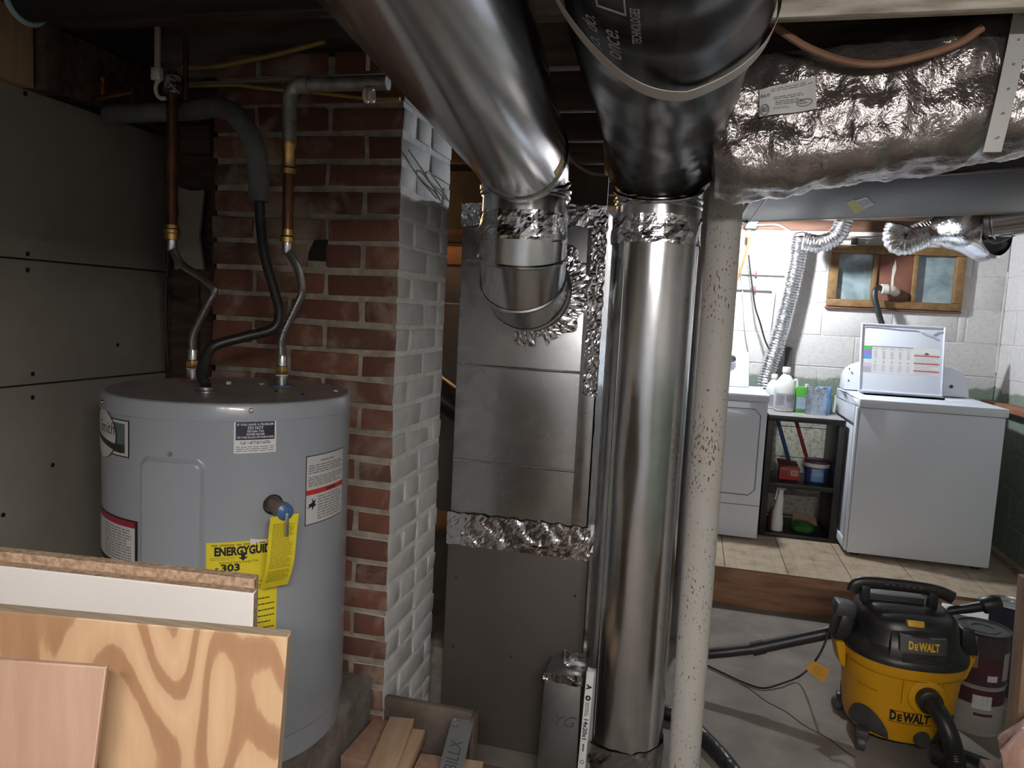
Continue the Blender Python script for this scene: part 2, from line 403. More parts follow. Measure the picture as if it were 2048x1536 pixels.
def block_mat(name, bare):
    m, nt, b = newmat(name); v = coords(nt, (1,1,1), 'World')
    sep = nd(nt, 'ShaderNodeSeparateXYZ'); nt.links.new(v, sep.inputs[0])
    n = noise_n(nt, v, 6, 5); n2 = noise_n(nt, v, 40, 5, .65)
    a = nd(nt, 'ShaderNodeMath', operation='MULTIPLY_ADD'); a.inputs[1].default_value = .12; nt.links.new(n.outputs[0], a.inputs[0]); nt.links.new(sep.outputs[2], a.inputs[2])
    f = ramp(nt, a.outputs[0], [(0,(0,0,0)),(1,(1,1,1))]); 
    mr = nd(nt, 'ShaderNodeMapRange'); mr.inputs[1].default_value = 1.15; mr.inputs[2].default_value = 1.165; nt.links.new(a.outputs[0], mr.inputs[0])
    white = ramp(nt, n2.outputs[0], [(.28,(.50,.48,.465)),(.5,(.58,.565,.555)),(.7,(.61,.60,.59))])
    green = ramp(nt, n2.outputs[0], [(.33,(.36,.36,.30)),(.46,(.20,.25,.20)),(.6,(.19,.25,.20)),(.75,(.34,.36,.31))])
    col = mixc(nt, mr.outputs[0], green, white)
    if bare:   # unpainted plaster below the green band
        m2 = nd(nt, 'ShaderNodeMapRange'); m2.inputs[1].default_value = .95; m2.inputs[2].default_value = .99; nt.links.new(a.outputs[0], m2.inputs[0])
        col = mixc(nt, m2.outputs[0], ramp(nt, n2.outputs[0], [(.32,(.20,.20,.165)),(.5,(.42,.41,.35)),(.7,(.52,.50,.43))]), col)
    nt.links.new(col, b.inputs['Base Color'])
    b.inputs['Roughness'].default_value = .8; bumpn(nt, b, n2.outputs[0], .35, .008); return m
blockm = block_mat('two_tone_block_paint', True); blockr = block_mat('green_white_block_paint', False)
mortar_wall = pm('painted_block_joint', (.46,.45,.43), (.56,.55,.53), 20, .9, mode='World')

def pole_mat():
    m, nt, b = newmat('rust_flecked_white_paint'); v = coords(nt, (1,1,.45), 'World')
    n = noise_n(nt, v, 170, 2, .5); n2 = noise_n(nt, coords(nt, (1,1,.6), 'World'), 24, 3, .6); n3 = noise_n(nt, coords(nt,(1,1,1),'World'), 4, 2)
    a = nd(nt, 'ShaderNodeMath', operation='MULTIPLY_ADD'); a.inputs[1].default_value = .38; nt.links.new(n3.outputs[0], a.inputs[0]); nt.links.new(n.outputs[0], a.inputs[2])
    f = ramp(nt, a.outputs[0], [(.83,(0,0,0)),(.86,(1,1,1))])
    f2 = ramp(nt, n2.outputs[0], [(.73,(0,0,0)),(.75,(1,1,1))])
    c = mixc(nt, f, (.50,.485,.45), (.17,.075,.04)); c = mixc(nt, f2, c, (.20,.12,.07))
    nt.links.new(c, b.inputs['Base Color']); b.inputs['Roughness'].default_value = .6
    bumpn(nt, b, n.outputs[0], .3, .003); return m
polem = pole_mat()

def ply_mat():
    m, nt, b = newmat('plywood_face'); v = coords(nt, (8,1,2.4), 'Object')
    n0 = noise_n(nt, v, 1.15, 1.2, .4, .35)
    a = nd(nt, 'ShaderNodeMath', operation='MULTIPLY'); a.inputs[1].default_value = 7.5
    nj = noise_n(nt, coords(nt, (60,1,9), 'Object'), 1.4, 3, .6); j = nd(nt, 'ShaderNodeMath', operation='MULTIPLY_ADD'); j.inputs[1].default_value = .028; nt.links.new(nj.outputs[0], j.inputs[0]); nt.links.new(n0.outputs[0], j.inputs[2]); nt.links.new(j.outputs[0], a.inputs[0])
    p = nd(nt, 'ShaderNodeMath', operation='PINGPONG'); p.inputs[1].default_value = .5; nt.links.new(a.outputs[0], p.inputs[0])
    n = noise_n(nt, coords(nt, (40,40,2.5), 'Object'), 3, 4)
    c = ramp(nt, p.outputs[0], [(.10,(.31,.17,.092)),(.17,(.35,.20,.11)),(.205,(.49,.32,.185)),(.5,(.54,.37,.225))])
    nt.links.new(mixc(nt, ramp(nt, n.outputs[0], [(.4,(0,0,0)),(.8,(.3,.3,.3))]), c, (.42,.24,.12)), b.inputs['Base Color'])
    b.inputs['Roughness'].default_value = .55; return m
plym = ply_mat()
plyedge = pm('plywood_edge', (.30,.23,.16), (.42,.34,.25), 5, .8, stretch=(1,60,1))

def tile_mat():
    m, nt, b = newmat('cream_vinyl_tile'); v = coords(nt, (1,1,1), 'Object'); n = noise_n(nt, coords(nt,(1,1,1),'World'), 14, 6, .7)
    sep = nd(nt, 'ShaderNodeSeparateXYZ'); nt.links.new(v, sep.inputs[0])
    def line(out, freq, lim):
        a = nd(nt, 'ShaderNodeMath', operation='MULTIPLY'); a.inputs[1].default_value = freq; nt.links.new(out, a.inputs[0])
        s = nd(nt, 'ShaderNodeMath', operation='PINGPONG'); s.inputs[1].default_value = .5; nt.links.new(a.outputs[0], s.inputs[0])
        l = nd(nt, 'ShaderNodeMath', operation='LESS_THAN'); l.inputs[1].default_value = lim; nt.links.new(s.outputs[0], l.inputs[0]); return l.outputs[0]
    l1 = line(sep.outputs[0], 10.5, .045)
    c = ramp(nt, n.outputs[0], [(.3,(.28,.20,.13)),(.5,(.44,.35,.25)),(.7,(.50,.41,.305))])
    f = nd(nt, 'ShaderNodeMath', operation='MULTIPLY'); f.inputs[1].default_value = .28; nt.links.new(l1, f.inputs[0])
    nt.links.new(mixc(nt, f.outputs[0], c, (.27,.19,.12)), b.inputs['Base Color'])
    b.inputs['Roughness'].default_value = .42; return m
tilem = tile_mat()

def emis(name, c, s):
    m, nt, b = newmat(name); b.inputs['Base Color'].default_value = c4(c)
    b.inputs['Emission Color'].default_value = c4(c); b.inputs['Emission Strength'].default_value = s; return m

def steel_braid():
    m, nt, b = newmat('braided_steel'); v = coords(nt, (1,1,1), 'World')
    b.inputs['Base Color'].default_value = (.42,.41,.40,1); b.inputs['Metallic'].default_value = 1; b.inputs['Roughness'].default_value = .35
    w = nd(nt, 'ShaderNodeTexWave'); w.bands_direction = 'DIAGONAL'; w.inputs['Scale'].default_value = 130; nt.links.new(v, w.inputs['Vector'])
    bumpn(nt, b, w.outputs['Fac'], .6, .002); return m
braid = steel_braid()

# ================================================================== THE SETTING
XL, XR, YB, YF, ZC = -1.58, 1.785, 5.05, -2.0, 2.05

fl = MB().box(-2.0, 1.9, YF-.1, 5.2, -.06, 0).build('floor', concrete); tag(fl, kind='structure')
# hairline joint in the slab: a thin dark strip laid along it
g = MB(); pa, pb = Vector((.27,2.95,0)), Vector((.62,2.56,0)); dv = (pb-pa).normalized(); nv = Vector((-dv.y,dv.x,0))
for i in range(14):
    a = pa.lerp(pb, i/14) + nv*.006*math.sin(i*1.3); b = pa.lerp(pb, (i+1)/14) + nv*.006*math.sin((i+1)*1.3); h = Vector((0,0,.0012))
    g.hexa([a-nv*.002, b-nv*.002, b+nv*.002, a+nv*.002], [a-nv*.002+h, b-nv*.002+h, b+nv*.002+h, a+nv*.002+h])
g.build('floor_crack', drywall_dark, fl)

# ceiling: subfloor boards across dark joists that run from side to side
ceil = struct('ceiling', (0, 1.5, ZC))
jmesh = {}
def joist(y, mat):
    if mat.name not in jmesh: jmesh[mat.name] = MB().box(-1.95, 1.88, -.021, .021, 0, .19).mesh('joist', mat, bevel=.003)
    return link('joist', jmesh[mat.name], (0, y, ZC), ceil)
yy = -1.65
while yy < 5.0:
    if abs(yy-1.55) < .01:   # this joist is whitewashed right of the ducts
        MB().box(-1.95, -.46, yy-.021, yy+.021, ZC, ZC+.19).build('joist', oldwood, ceil, bevel=.003)
        MB().box(-.459, .06, yy-.021, yy+.021, ZC-.03, ZC+.19).build('joist', oldwood_lit, ceil, bevel=.003)
        MB().box(.07, 1.3, yy-.052, yy-.023, ZC-.065, ZC+.045).build('whitewashed_board', whitewash, ceil, bevel=.003)
        MB().box(.061, 1.88, yy-.021, yy+.021, ZC, ZC+.19).build('joist', whitewash, ceil, bevel=.003)
    else: joist(yy, oldwood_lit if abs(yy-1.95) < .01 else oldwood)
    yy += .4
bme = MB().box(-.068, .068, YF, 5.15, 0, .02).mesh('subfloor_board', oldwood_y, bevel=.002)
for i in range(28): link('subfloor_board', bme, (-1.88 + i*.139, 0, ZC+.19), ceil)

# left wall: big grey boards with open seams, fixings, and a torn end
wl = struct('wall_left', (XL, 0, 0))
MB().box(XL-.12, XL-.013, YF, 5.1, 0, ZC+.19).build('wall_core', drywall_dark, wl)
def board(z0, z1, y0, y1): return MB().box(XL-.0125, XL, y0, y1, z0, z1).build('wall_board', drywall, wl, bevel=.002)
for z0, z1 in ((.0,.58),(.584,1.178),(1.182,1.484),(1.488,1.885)):
    board(z0, z1, .42, 1.958); board(z0, z1, -1.99, .417)
MB().box(XL-.012, XL+.0, 1.975, 5.04, 0, 1.88).build('wall_board', oldwood, wl)
sc = MB().lathe([(.0001,.0),(.006,.0005),(.0055,.0015),(.0001,.002)], n=10, mat=Matrix.Rotation(R(90),3,'Y')).mesh('screw_head', ink)
for px, py in ((55,508),(55,540),(65,748),(65,795),(50,187),(235,690),(105,930),(6,1030)):
    p = at(px, py, X=XL); link('screw_head', sc, (XL, p.y, p.z), wl)
# stud post and dark wood above the boards
MB().box(XL-.02, XL+.03, 1.33, 1.47, 1.885, 2.05).build('stud_block', palewood, wl, bevel=.003)
MB().box(XL-.02, XL+.05, 1.48, 1.53, 1.885, 2.05).build('stud_block', oldwood, wl, bevel=.003)
MB().box(XL-.005, XL+.02, 1.53, 1.98, 1.90, 2.05).build('stud_block', oldwood, wl, bevel=.003)
MB().box(-1.44, -1.39, 1.93, 1.97, 0, 2.05).build('stud', oldwood, wl, bevel=.003)
MB().box(-1.58, -1.30, 1.985, 2.0, 0, 2.05).build('gap_light_block', oldwood, wl)  # added to block the furnace lamp; only a dark gap belongs here

# torn board end hanging beside the chimney
t = MB(); poly = [(355,372),(385,382),(410,380),(405,430),(400,468),(408,540),(372,535),(352,540),(345,470),(360,430)]
P = [at(x,y,Y=1.90) for x,y in poly]; c0 = sum(P, Vector())/len(P)
t.prism([(p.x,p.z) for p in P], lambda a,b,h: Vector((a,1.90+h,b)), -.006, .006)
tag(t.build('torn_wall_board', torn, bevel=.002), 'torn scrap of grey wallboard hanging beside the red brick chimney', 'wallboard')

# back wall of painted blocks
def block_wall(name, side):
    w = struct(name, (0, YB, 0) if side == 'back' else (XR, 2.5, 0))
    hh, ll, j = .2, .41, .006; cache = {}
    bmt = blockm if side == 'back' else blockr
    if side == 'back': MB().box(-2.0, 1.95, YB+.002, YB+.2, 0, ZC).build('block_joint', bmt, w)
    else: MB().box(XR+.002, XR+.2, YF, 5.2, 0, ZC+.19).build('block_joint', bmt, w)
    lo, hi = ((-.25, 1.78) if side == 'back' else (2.6, 5.046))
    for k in range(10):
        z0 = -.03 + k*hh; z1 = min(z0 + hh - j, 2.02); z0 = max(z0, 0)
        x = lo - (ll/2 if k % 2 else 0)
        while x < hi:
            a, b = max(x, lo), min(x+ll-j, hi)
            if b-a > .03:
                key = (round(b-a,3), round(z1-z0,3), side)
                if key not in cache:
                    m = MB(); dx, dz = (b-a)/2, (z1-z0)/2
                    if side == 'back': m.box(-dx,dx,-.001,.05,-dz,dz)
                    else: m.box(-.001,.05,-dx,dx,-dz,dz)
                    cache[key] = m.mesh('block', bmt, bevel=.002, seg=1)
                off = random.uniform(-.0006,.0006)
                skip = side == 'back' and z1 > 1.56 and z0 < 1.93 and a < 1.545 and b > .785
                if skip:   # cut round the window opening
                    for aa, bb in ((a, .785), (1.545, b)):
                        if bb - aa > .03: MB().box(aa, bb, YB-.001, YB+.05, z0, z1).build('block', bmt, w, bevel=.006)
                    if z0 < 1.56: MB().box(max(a,.785), min(b,1.545), YB-.001, YB+.05, z0, 1.556).build('block', bmt, w, bevel=.004)
                    if z1 > 1.93 : MB().box(max(a,.785), min(b,1.545), YB-.001, YB+.05, 1.934, z1).build('block', bmt, w, bevel=.004)
                elif side == 'back': link('block', cache[key], ((a+b)/2, YB+off, (z0+z1)/2), w)
                else: link('block', cache[key], (XR+off, (a+b)/2, (z0+z1)/2), w)
            x += ll
    return w
wb = block_wall('wall_back', 'back'); wr = block_wall('wall_right', 'right')
MB().box(-2.0, XR, YB-.03, YB+.1, 2.02, ZC+.19).build('rim_joist', silllumber, wb)
# caulk bead running down the corner of the two walls
MB().tube(spline([(1.782,5.046,1.2),(1.778,5.043,1.5),(1.783,5.045,1.8)],5), .008, 6).build('corner_crack', mortar_wall, wb)
wf = MB().box(-2.0, 1.95, YF-.1, YF, 0, 2.25).build('wall_front', pm('grey_painted_wall',(.36,.38,.42),(.42,.44,.48),3,.8)); tag(wf, kind='structure')
# partition behind the furnace
wp = struct('wall_partition', (-1.2, 3.3, 0))
MB().box(-1.58, -.42, 3.30, 3.34, 0, 1.44).build('wall_board', drywall, wp, bevel=.003)
MB().box(-1.58, -.42, 3.30, 3.34, 1.446, 1.62).build('wall_board', drywall, wp, bevel=.003)
MB().box(-1.58, -.42, 3.29, 3.34, 1.622, 1.715).build('wood_panel', orangewall, wp, bevel=.003)
MB().box(-1.58, -.42, 3.27, 3.34, 1.72, 1.78).build('wood_rail', oldwood, wp, bevel=.003)
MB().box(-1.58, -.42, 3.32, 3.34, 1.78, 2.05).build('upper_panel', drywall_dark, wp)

# raised laundry floor with a wooden riser and vinyl tiles
ZP = .195; YP = 3.787
pf = struct('floor_laundry', (.7, 4.4, 0))
MB().box(-1.0, XR, YP+.04, YB, 0, ZP-.004).build('platform_base', oldwood, pf)
MB().box(-1.0, XR, YP, YP+.038, 0, ZP-.005).build('riser_board', riserwood, pf, bevel=.003)
tme = MB().box(-.1498,.1498,-.1498,.1498,-.004,.0).mesh('tile', tilem, bevel=.0012, seg=1)
for i in range(8):
    for k in range(4):
        link('tile', tme, (-.53 + i*.303, YP+.152 + k*.303, ZP), pf)
tme2 = MB().box(-.05,.05,-.1505,.1505,-.004,.0).mesh('tile', tilem, bevel=.0012, seg=1)
for k in range(4): link('tile', tme2, (1.745, YP+.152 + k*.303, ZP), pf)

# window high in the back wall
win = struct('window_1', (1.165, 5.03, 1.55))
wx0, wx1, wz0, wz1 = .785, 1.545, 1.556, 1.934
MB().box(wx0, wx1, 5.10, 5.14, wz0, wz1).build('window_back', ink, win)
for a in ((wx0,wx1,wz0,wz0+.045),(wx0,wx1,wz1-.05,wz1),(wx0,wx0+.05,wz0+.046,wz1-.051),(wx1-.05,wx1,wz0+.046,wz1-.051)):
    MB().box(a[0],a[1],5.012,5.09,a[2],a[3]).build('window_frame', windowwood, win, bevel=.004)
MB().box(wx0-.008, wx1+.006, 5.022, 5.05, wz0-.016, wz0-.001).build('window_sill', redboard, win, bevel=.005)
for x in (1.035, 1.262): MB().box(x, x+.025, 5.02, 5.085, wz0+.046, wz1-.051).build('mullion', windowwood, win, bevel=.003)
MB().box(1.061, 1.261, 5.035, 5.055, wz0+.046, wz1-.051).build('centre_board', redboard, win, bevel=.002)
MB().prism([(1.145,1.80),(1.16,1.86),(1.168,1.80),(1.158,1.74),(1.162,1.69),(1.150,1.66),(1.146,1.72)], lambda a,b,h: Vector((a,5.034-h,b)), 0, .0015).build('chipped_paint', offwhite, win)
for a, b in ((wx0+.051,1.034),(1.288,wx1-.051)):
    MB().box(a, b, 5.05, 5.058, wz0+.046, wz1-.051).build('pane', pane, win)
MB().box(.89,.93,5.0,5.012,1.935,1.985).build('latch', ink, win, bevel=.003)

# lamps: porcelain holders with bare bulbs
def lamp(name, spec, label, top):
    (x,y,z), wts, col, r = spec
    t = thing(name, label, 'lamp', (x,y,top))
    MB().lathe([(.0001,0),(.055,0),(.055,-.012),(.032,-.03),(.022,-.04),(.0001,-.04)], (x,y,top), 24).build('holder', whitepl, t)
    rad = wts/(PI*4*PI*r*r)
    prof = [(.0001,-r)] + [(r*math.sin(a), -r*math.cos(a)) for a in [R(15*i) for i in range(1,10)]] + [(.016, top-.036-z), (.0001, top-.034-z)]
    MB().lathe(prof, (x,y,z), 24).build('bulb', emis(name+'_light', col, rad), t)
(lx,ly,lz), lw, lc, ll_ = LAMP_ROOM
t = thing('shop_light', 'twin-tube shop light under the joists behind the viewer', 'lamp', (lx,ly,lz))
MB().hexa([(lx-ll_/2,ly-.06,lz+.03),(lx+ll_/2,ly-.06,lz+.03),(lx+ll_/2,ly+.06,lz+.03),(lx-ll_/2,ly+.06,lz+.03)],[(lx-ll_/2,ly-.04,ZC),(lx+ll_/2,ly-.04,ZC),(lx+ll_/2,ly+.04,ZC),(lx-ll_/2,ly+.04,ZC)]).build('housing', whitepl, t)
tl_m = emis('shop_light_tube', lc, lw/(PI*2*2*PI*.016*ll_))
for s in (-1,1): MB().cyl((lx-ll_/2+.01,ly+s*.035,lz),(lx+ll_/2-.01,ly+s*.035,lz),.016,.016,16).build('tube', tl_m, t)
lamp('laundry_lamp', LAMP_LAUNDRY, 'cool white bare bulb over the clothes dryer', 2.12)
lamp('furnace_lamp', LAMP_FURNACE, 'small warm bulb burning behind the chimney and furnace', ZC+.0)

# ------------------------------------------------------------------ brick chimney
chim = thing('brick_chimney', 'square brick chimney, red on its front and painted grey white on its right side', 'chimney', (-1.03, 1.99, 0))
HOLE = (-.987, 1.557)   # knocked-out hole in the red face
CX0, CX1, CY0, CY1 = -1.305, -.755, 1.80, 2.18
core = MB().box(CX0+.01, CX1-.004, CY0+.005, CY1, 0, ZC)
core.mi = [1 if i == 3 else 0 for i in range(6)]
core.build('mortar', [mortar, mortarpaint], chim)
MB().box(HOLE[0]-.026,HOLE[0]+.024,CY0+.003,CY0+.006,HOLE[1]-.028,HOLE[1]+.026).jitter(.01,60).build('hole_shade', ink, chim)  # darkness inside the hole, put into a black patch behind the gap
bcache = {}
def brick(x0, x1, y0, y1, z0, z1, var):
    if y0 < CY0+.001 and x0 < HOLE[0] < x1 and z0-.012 < HOLE[1] < z1+.012 and x1-x0 > .07:
        if HOLE[0]-.03-x0 > .02: brick(x0, HOLE[0]-.028, y0, y1, z0, z1, var)
        if x1-HOLE[0]-.03 > .02: brick(HOLE[0]+.026, x1, y0, y1, z0, z1, var)
        return
    sidebrick = (x1 > CX1-.001) + (x1 > CX1-.001 and y0 > CY0+.005)
    key = (round(x1-x0,3), round(y1-y0,3), round(z1-z0,3), var, sidebrick)
    if key not in bcache:
        m = MB(); a,b,c = (x1-x0)/2, (y1-y0)/2, (z1-z0)/2; m.box(-a,a,-b,b,-c,c)
        m.v = [p + Vector((random.uniform(-1,1)*.003, random.uniform(-1,1)*.003, random.uniform(-1,1)*.003)) for p in m.v]
        me = m.mesh('brick', [brickm, brickpaint], bevel=.005, seg=2)
        for p in me.polygons:
            if sidebrick == 2 or (sidebrick == 1 and p.normal.y > -.6): p.material_index = 1
        bcache[key] = me
    link('brick', bcache[key], ((x0+x1)/2 + random.uniform(-.002,.002), (y0+y1)/2 + random.uniform(-.0025,.0025), (z0+z1)/2), chim)
CH = .0705; k = 0; z = .03
while z < ZC - .03:
    z1 = z + CH - random.uniform(.011,.016)
    L, H, j = .2, .094, .013
    # corner brick: stretcher on the front in even courses, header in odd ones
    wf_ = L if k % 2 == 0 else H; ws = H if k % 2 == 0 else L
    brick(CX1-wf_, CX1, CY0, CY0+ws, z, z1, k % 4)
    x = CX1 - wf_ - j
    while x > CX0 + .02:
        a = max(x-L, CX0); a = CX0 if a - CX0 < .05 else a
        brick(a, x, CY0, CY0+.09, z, z1, random.randrange(3)); x = a - j
    y = CY0 + ws + j
    while y < CY1 - .03:
        b = min(y + (L if random.random() < .6 else H), CY1); b = CY1 if CY1-b < .05 else b
        brick(CX1-.09, CX1, y, b, z, z1, random.randrange(3)); y = b + j
    z += CH; k += 1

# concrete pad under the heater
tag(MB().box(-1.575, -.786, 1.12, 1.795, 0, .418).jitter(.006, 7).build('heater_pad', padmat, bevel=.012), 'rough brown concrete pad under the grey water heater', 'pad')

# ================================================================== WATER HEATER
HX, HY, HR, HZ0, HZ1 = -1.03, 1.50, .267, .42, 1.21
def hc(a, z, off=0):   # point of the jacket at angle a (degrees) and height z
    return Vector((HX + (HR+off)*math.cos(R(a)), HY + (HR+off)*math.sin(R(a)), z))
heater = thing('water_heater', 'grey electric water heater with yellow energy label in front of the chimney', 'water heater', (HX,HY,HZ0))
MB().lathe([(.0001,HZ0),(.262,HZ0),(.262,HZ0+.012),(.2625,HZ0+.055),(HR-.001,HZ0+.058),(HR,HZ0+.062),(HR,HZ1-.036),(HR-.002,HZ1-.034)], (HX,HY,0), 96).build('jacket', steel_grey, heater)
MB().lathe([(HR-.001,HZ1-.037),(HR+.002,HZ1-.036),(HR+.002,HZ1-.008),(HR-.001,HZ1-.002),(HR-.006,HZ1)], (HX,HY,0), 96).build('lid_rim', steel_grey, heater)
MB().lathe([(HR-.006,HZ1),(HR-.02,HZ1-.002),(.0001,HZ1-.001)], (HX,HY,0), 64).build('lid', heater_top, heater)
# raised element cover
def cover(u, v):
    a = -94.6 + 28.6*u; z = .62 + .478*v; e = min(u, 1-u)*28.6*R(1)*HR; f = min(v, 1-v)*.478
    rc = .022; d = rc - math.hypot(rc-e, rc-f) if e < rc and f < rc else min(e, f)
    d = min(1, max(0, d/.010)); return hc(a, z, .0005 + .010*(d*d*(3-2*d)))
MB().grid(cover, 56, 120).build('element_cover', steel_grey, heater)
scr = MB().lathe([(.0001,.003),(.0035,.0025),(.005,0)], n=12)
def screw(a, z, off=.0008):
    rot = Matrix.Rotation(R(a),3,'Z') @ Matrix.Rotation(R(90),3,'Y')
    m = MB(); m.lathe([(.0001,.0035),(.004,.003),(.0055,.0)], hc(a,z,off), 12, rot); m.build('screw', chrome, heater)
screw(-80.8, 1.106); screw(-48, 1.196, .003); screw(-125, 1.19, .003)
def label(name, a0, a1, z0, z1, mat, off=.0008, skew=0.0, parent=heater, n=14):
    return MB().grid(lambda u,v: hc(a0+(a1-a0)*u, z0+(z1-z0)*v + skew*(u-.5), off), n, 3).build(name, mat, parent)
def lmap(a0, z0, off=.0014, tilt=0.0):
    return lambda x, y: hc(a0 + math.degrees((x*math.cos(tilt)-y*math.sin(tilt))/HR), z0 + x*math.sin(tilt) + y*math.cos(tilt), off)
# service sticker
b = label('service_sticker', -54.8, -37.2, 1.110, 1.177, paper, skew=.0); label('sticker_panel', -54.1, -37.9, 1.137, 1.1735, navy, .0011, parent=b)
m = MB(); f = lmap(-46, 1.1435)
for s, y, sz, w in (('IF YOU HAVE A PROBLEM',.0245,.0062,.070),('DO NOT',.0175,.0085,.030),('RETURN THIS',.0105,.0058,.032),('WATER HEATER',.0045,.0058,.036),('TO THE PLACE OF PURCHASE',-.0015,.0055,.071)):
    put_text(m, s, f, 0, y, sz, width=w, bold=.02)
m.build('lettering', paper, b)
m = MB(); put_text(m, 'Call 1-877-817-6750', f, 0, -.0125, .0085, width=.058, bold=.015); m.build('phone_number', ink, b)
m = MB(); bars(m, f, -.037, .037, -.031, -.0185, 3, .4); m.build('fine_print', inkgrey, b)
# warning label right
b = label('warning_label', -22.0, 7.6, .940, 1.092, ink, .0008); label('label_face', -21.6, 7.2, .942, 1.090, paper_grey, .0011, parent=b)
label('red_band', -21.6, 7.2, 1.006, 1.017, red, .0014, parent=b)
m = MB(); f = lmap(-7.2, 1.015, .0015)
bars(m, f, -.028, .035, .060, .066, 1, .6); bars(m, f, -.062, .062, .036, .057, 4, .5, words=9); bars(m, f, -.062, .062, .008, .031, 5, .5, words=9)
bars(m, f, -.034, .062, -.068, -.013, 9, .45, words=7); m.build('fine_print', inkgrey, b)
m = MB(); put_text(m, 'DANGER', lmap(-7.2, 1.0115, .0017), .01, 0, .009, bold=.03)
f2 = lmap(-7.2, .985, .0017); m.prism([(-.062,.0),(-.05,.004),(-.052,.014),(-.046,.006),(-.040,.010),(-.043,0),(-.038,-.004),(-.046,-.006),(-.05,-.014),(-.052,-.005),(-.064,-.008),(-.058,-.002)], lambda a,b_,h: f2(a,b_), 0, 1)
m.build('hazard_mark', ink, b)
# maker's plate left
b = label('maker_label', -140, -101.4, 1.088, 1.164, ink, .0008); label('label_border', -140, -102.2, 1.0905, 1.1615, paper_grey, .0010, parent=b)
label('label_field', -140, -104.2, 1.096, 1.156, midgreen, .0012, parent=b); label('label_field', -140, -104.2, 1.096, 1.114, darkgreen, .00135, parent=b)
m = MB(); f = lmap(-124, 1.126, .0017); m.grid(lambda u,v: f(.066*v*math.cos(2*PI*u), .050*v*math.sin(2*PI*u)), 40, 10); m.build('oval', ink, b)
m = MB(); f = lmap(-124.6, 1.126, .0019); m.grid(lambda u,v: f(.064*v*math.cos(2*PI*u), .050*v*math.sin(2*PI*u)), 40, 10); m.build('oval', paper_grey, b)
m = MB(); f = lmap(-124, 1.126, .0022); 
m.grid(lambda u,v: f(-.062+.142*u, (.004-.020*u**.6) - v*(.009+.006*u)), 30, 2)
put_text(m, 'Smith', f, .016, .014, .036, width=.082, shear=.12); m.build('lettering', ink, b)
# lower left label
b = label('danger_label', -135, -96.4, .855, .962, ink, .0008); label('label_face', -135, -98.0, .868, .9575, paper_grey, .0011, parent=b)
label('red_band', -135, -97.8, .946, .9585, crimson, .0014, parent=b)
m = MB(); bars(m, lmap(-112, .908, .0015), -.05, .055, -.036, .034, 12, .45, words=7); m.build('fine_print', inkgrey, b)
# energy label
b = label('energy_label', -65.3, -35.5, .70, .929, yellowpaper, .0009)
m = MB(); f = lmap(-50.3, .84, .0015)
put_text(m, 'ENERGYGUIDE', f, .004, .069, .024, width=.118, bold=.05)
m.prism([(-.004,.066),(.004,.066),(.004,.056),(.010,.0565),(0,.049),(-.010,.0565),(-.004,.056)], lambda a,c,h: f(a,c), 0, 1)
put_text(m, '$', f, -.049, .032, .013, width=.008); put_text(m, '303', f, -.024, .035, .020, width=.036, bold=.04)
put_text(m, 'Estimated Yearly Energy Cost', f, -.008, .0465, .0065, width=.074)
bars(m, f, -.066, .066, .0005, .0018, 1, .9, ragged=False, words=1); bars(m, f, .02, .064, -.015, -.004, 2, .3); bars(m, f, .03, .064, -.12, -.03, 7, .18)
m.build('lettering', ink, b)
m = MB(); bars(m, f, -.062, -.016, .051, .058, 2, .35); bars(m, f, -.06, .055, .080, .0855, 1, .6); m.build('fine_print', yellowink, b)
MB().grid(lambda u,v: hc(-47.5 + 7*u, .921 + .012*v*(1-u*.5), .0014), 4, 2).build('torn_edge', paper, b)
# relief valve
aV = -38.0; ctr = hc(aV, 1.0); out = Vector((math.cos(R(aV)), math.sin(R(aV)), 0)); side = Vector((-out.y, out.x, 0))
rotV = Matrix.Rotation(R(aV),3,'Z') @ Matrix.Rotation(R(90),3,'Y')
MB().grid(lambda u,v: hc(aV + math.degrees((.017+.030*v)*math.cos(2*PI*u)/HR), 1.0 + (.017+.030*v)*math.sin(2*PI*u), .0009 + .0012*math.sin(PI*v)), 40, 6).build('valve_ring', steel_grey, heater)
tv = MB().lathe([(.021,-.001),(.021,.003),(.017,.0035),(.016,-.004)], ctr, 28, rotV).build('valve_collar', ink, heater)
vb = MB(); vb.cyl(ctr - out*.01, ctr + out*.05, .0155, .0155, 20); vb.cyl(ctr + out*.05, ctr + out*.062, .018, .018, 20)
vb.cyl(ctr + out*.046 + Vector((0,0,-.012)), ctr + out*.046 + Vector((0,0,-.05)), .0135, .0135, 16)
tv = vb.build('relief_valve', pm('dull_brass', (.16,.12,.085), (.22,.17,.12), 20, .5, metal=.5), heater)
MB().lathe([(.0001,.0),(.016,.0),(.017,.003),(.017,.007),(.011,.010),(.006,.012),(.0001,.012)], ctr + out*.062, 24, rotV).build('valve_disc', blueplast, tv)
MB().obox(ctr + out*.077 + Vector((0,0,-.022)), (.005,.007,.046), Matrix.Rotation(R(aV),3,'Z')).build('lever', chrome, tv, bevel=.001)
tg = MB(); T0 = ctr + out*.069
def tagf(a, c, h): return T0 + side*(a + .006*c/.16) + Vector((0,0,c)) + out*(h + .035*(c/.16)**2*-1 + .004*math.sin(c*40))
tg.grid(lambda u,v: tagf((-.029+.058*u), -.165*v - (.0 if .25<u<.75 else .006 if v == 0 else 0), 0), 12, 24)
tgo = tg.build('caution_tag', yellowpaper, heater)
tagm = MB()
bars(tagm, lambda a,c: tagf(a,c,.0006), -.022, .022, -.150, -.122, 9, .5, words=8); bars(tagm, lambda a,c: tagf(a,c,.0006), -.022, .022, -.118, -.022, 30, .5, words=9)
tagm.build('fine_print', yellowink, tgo)
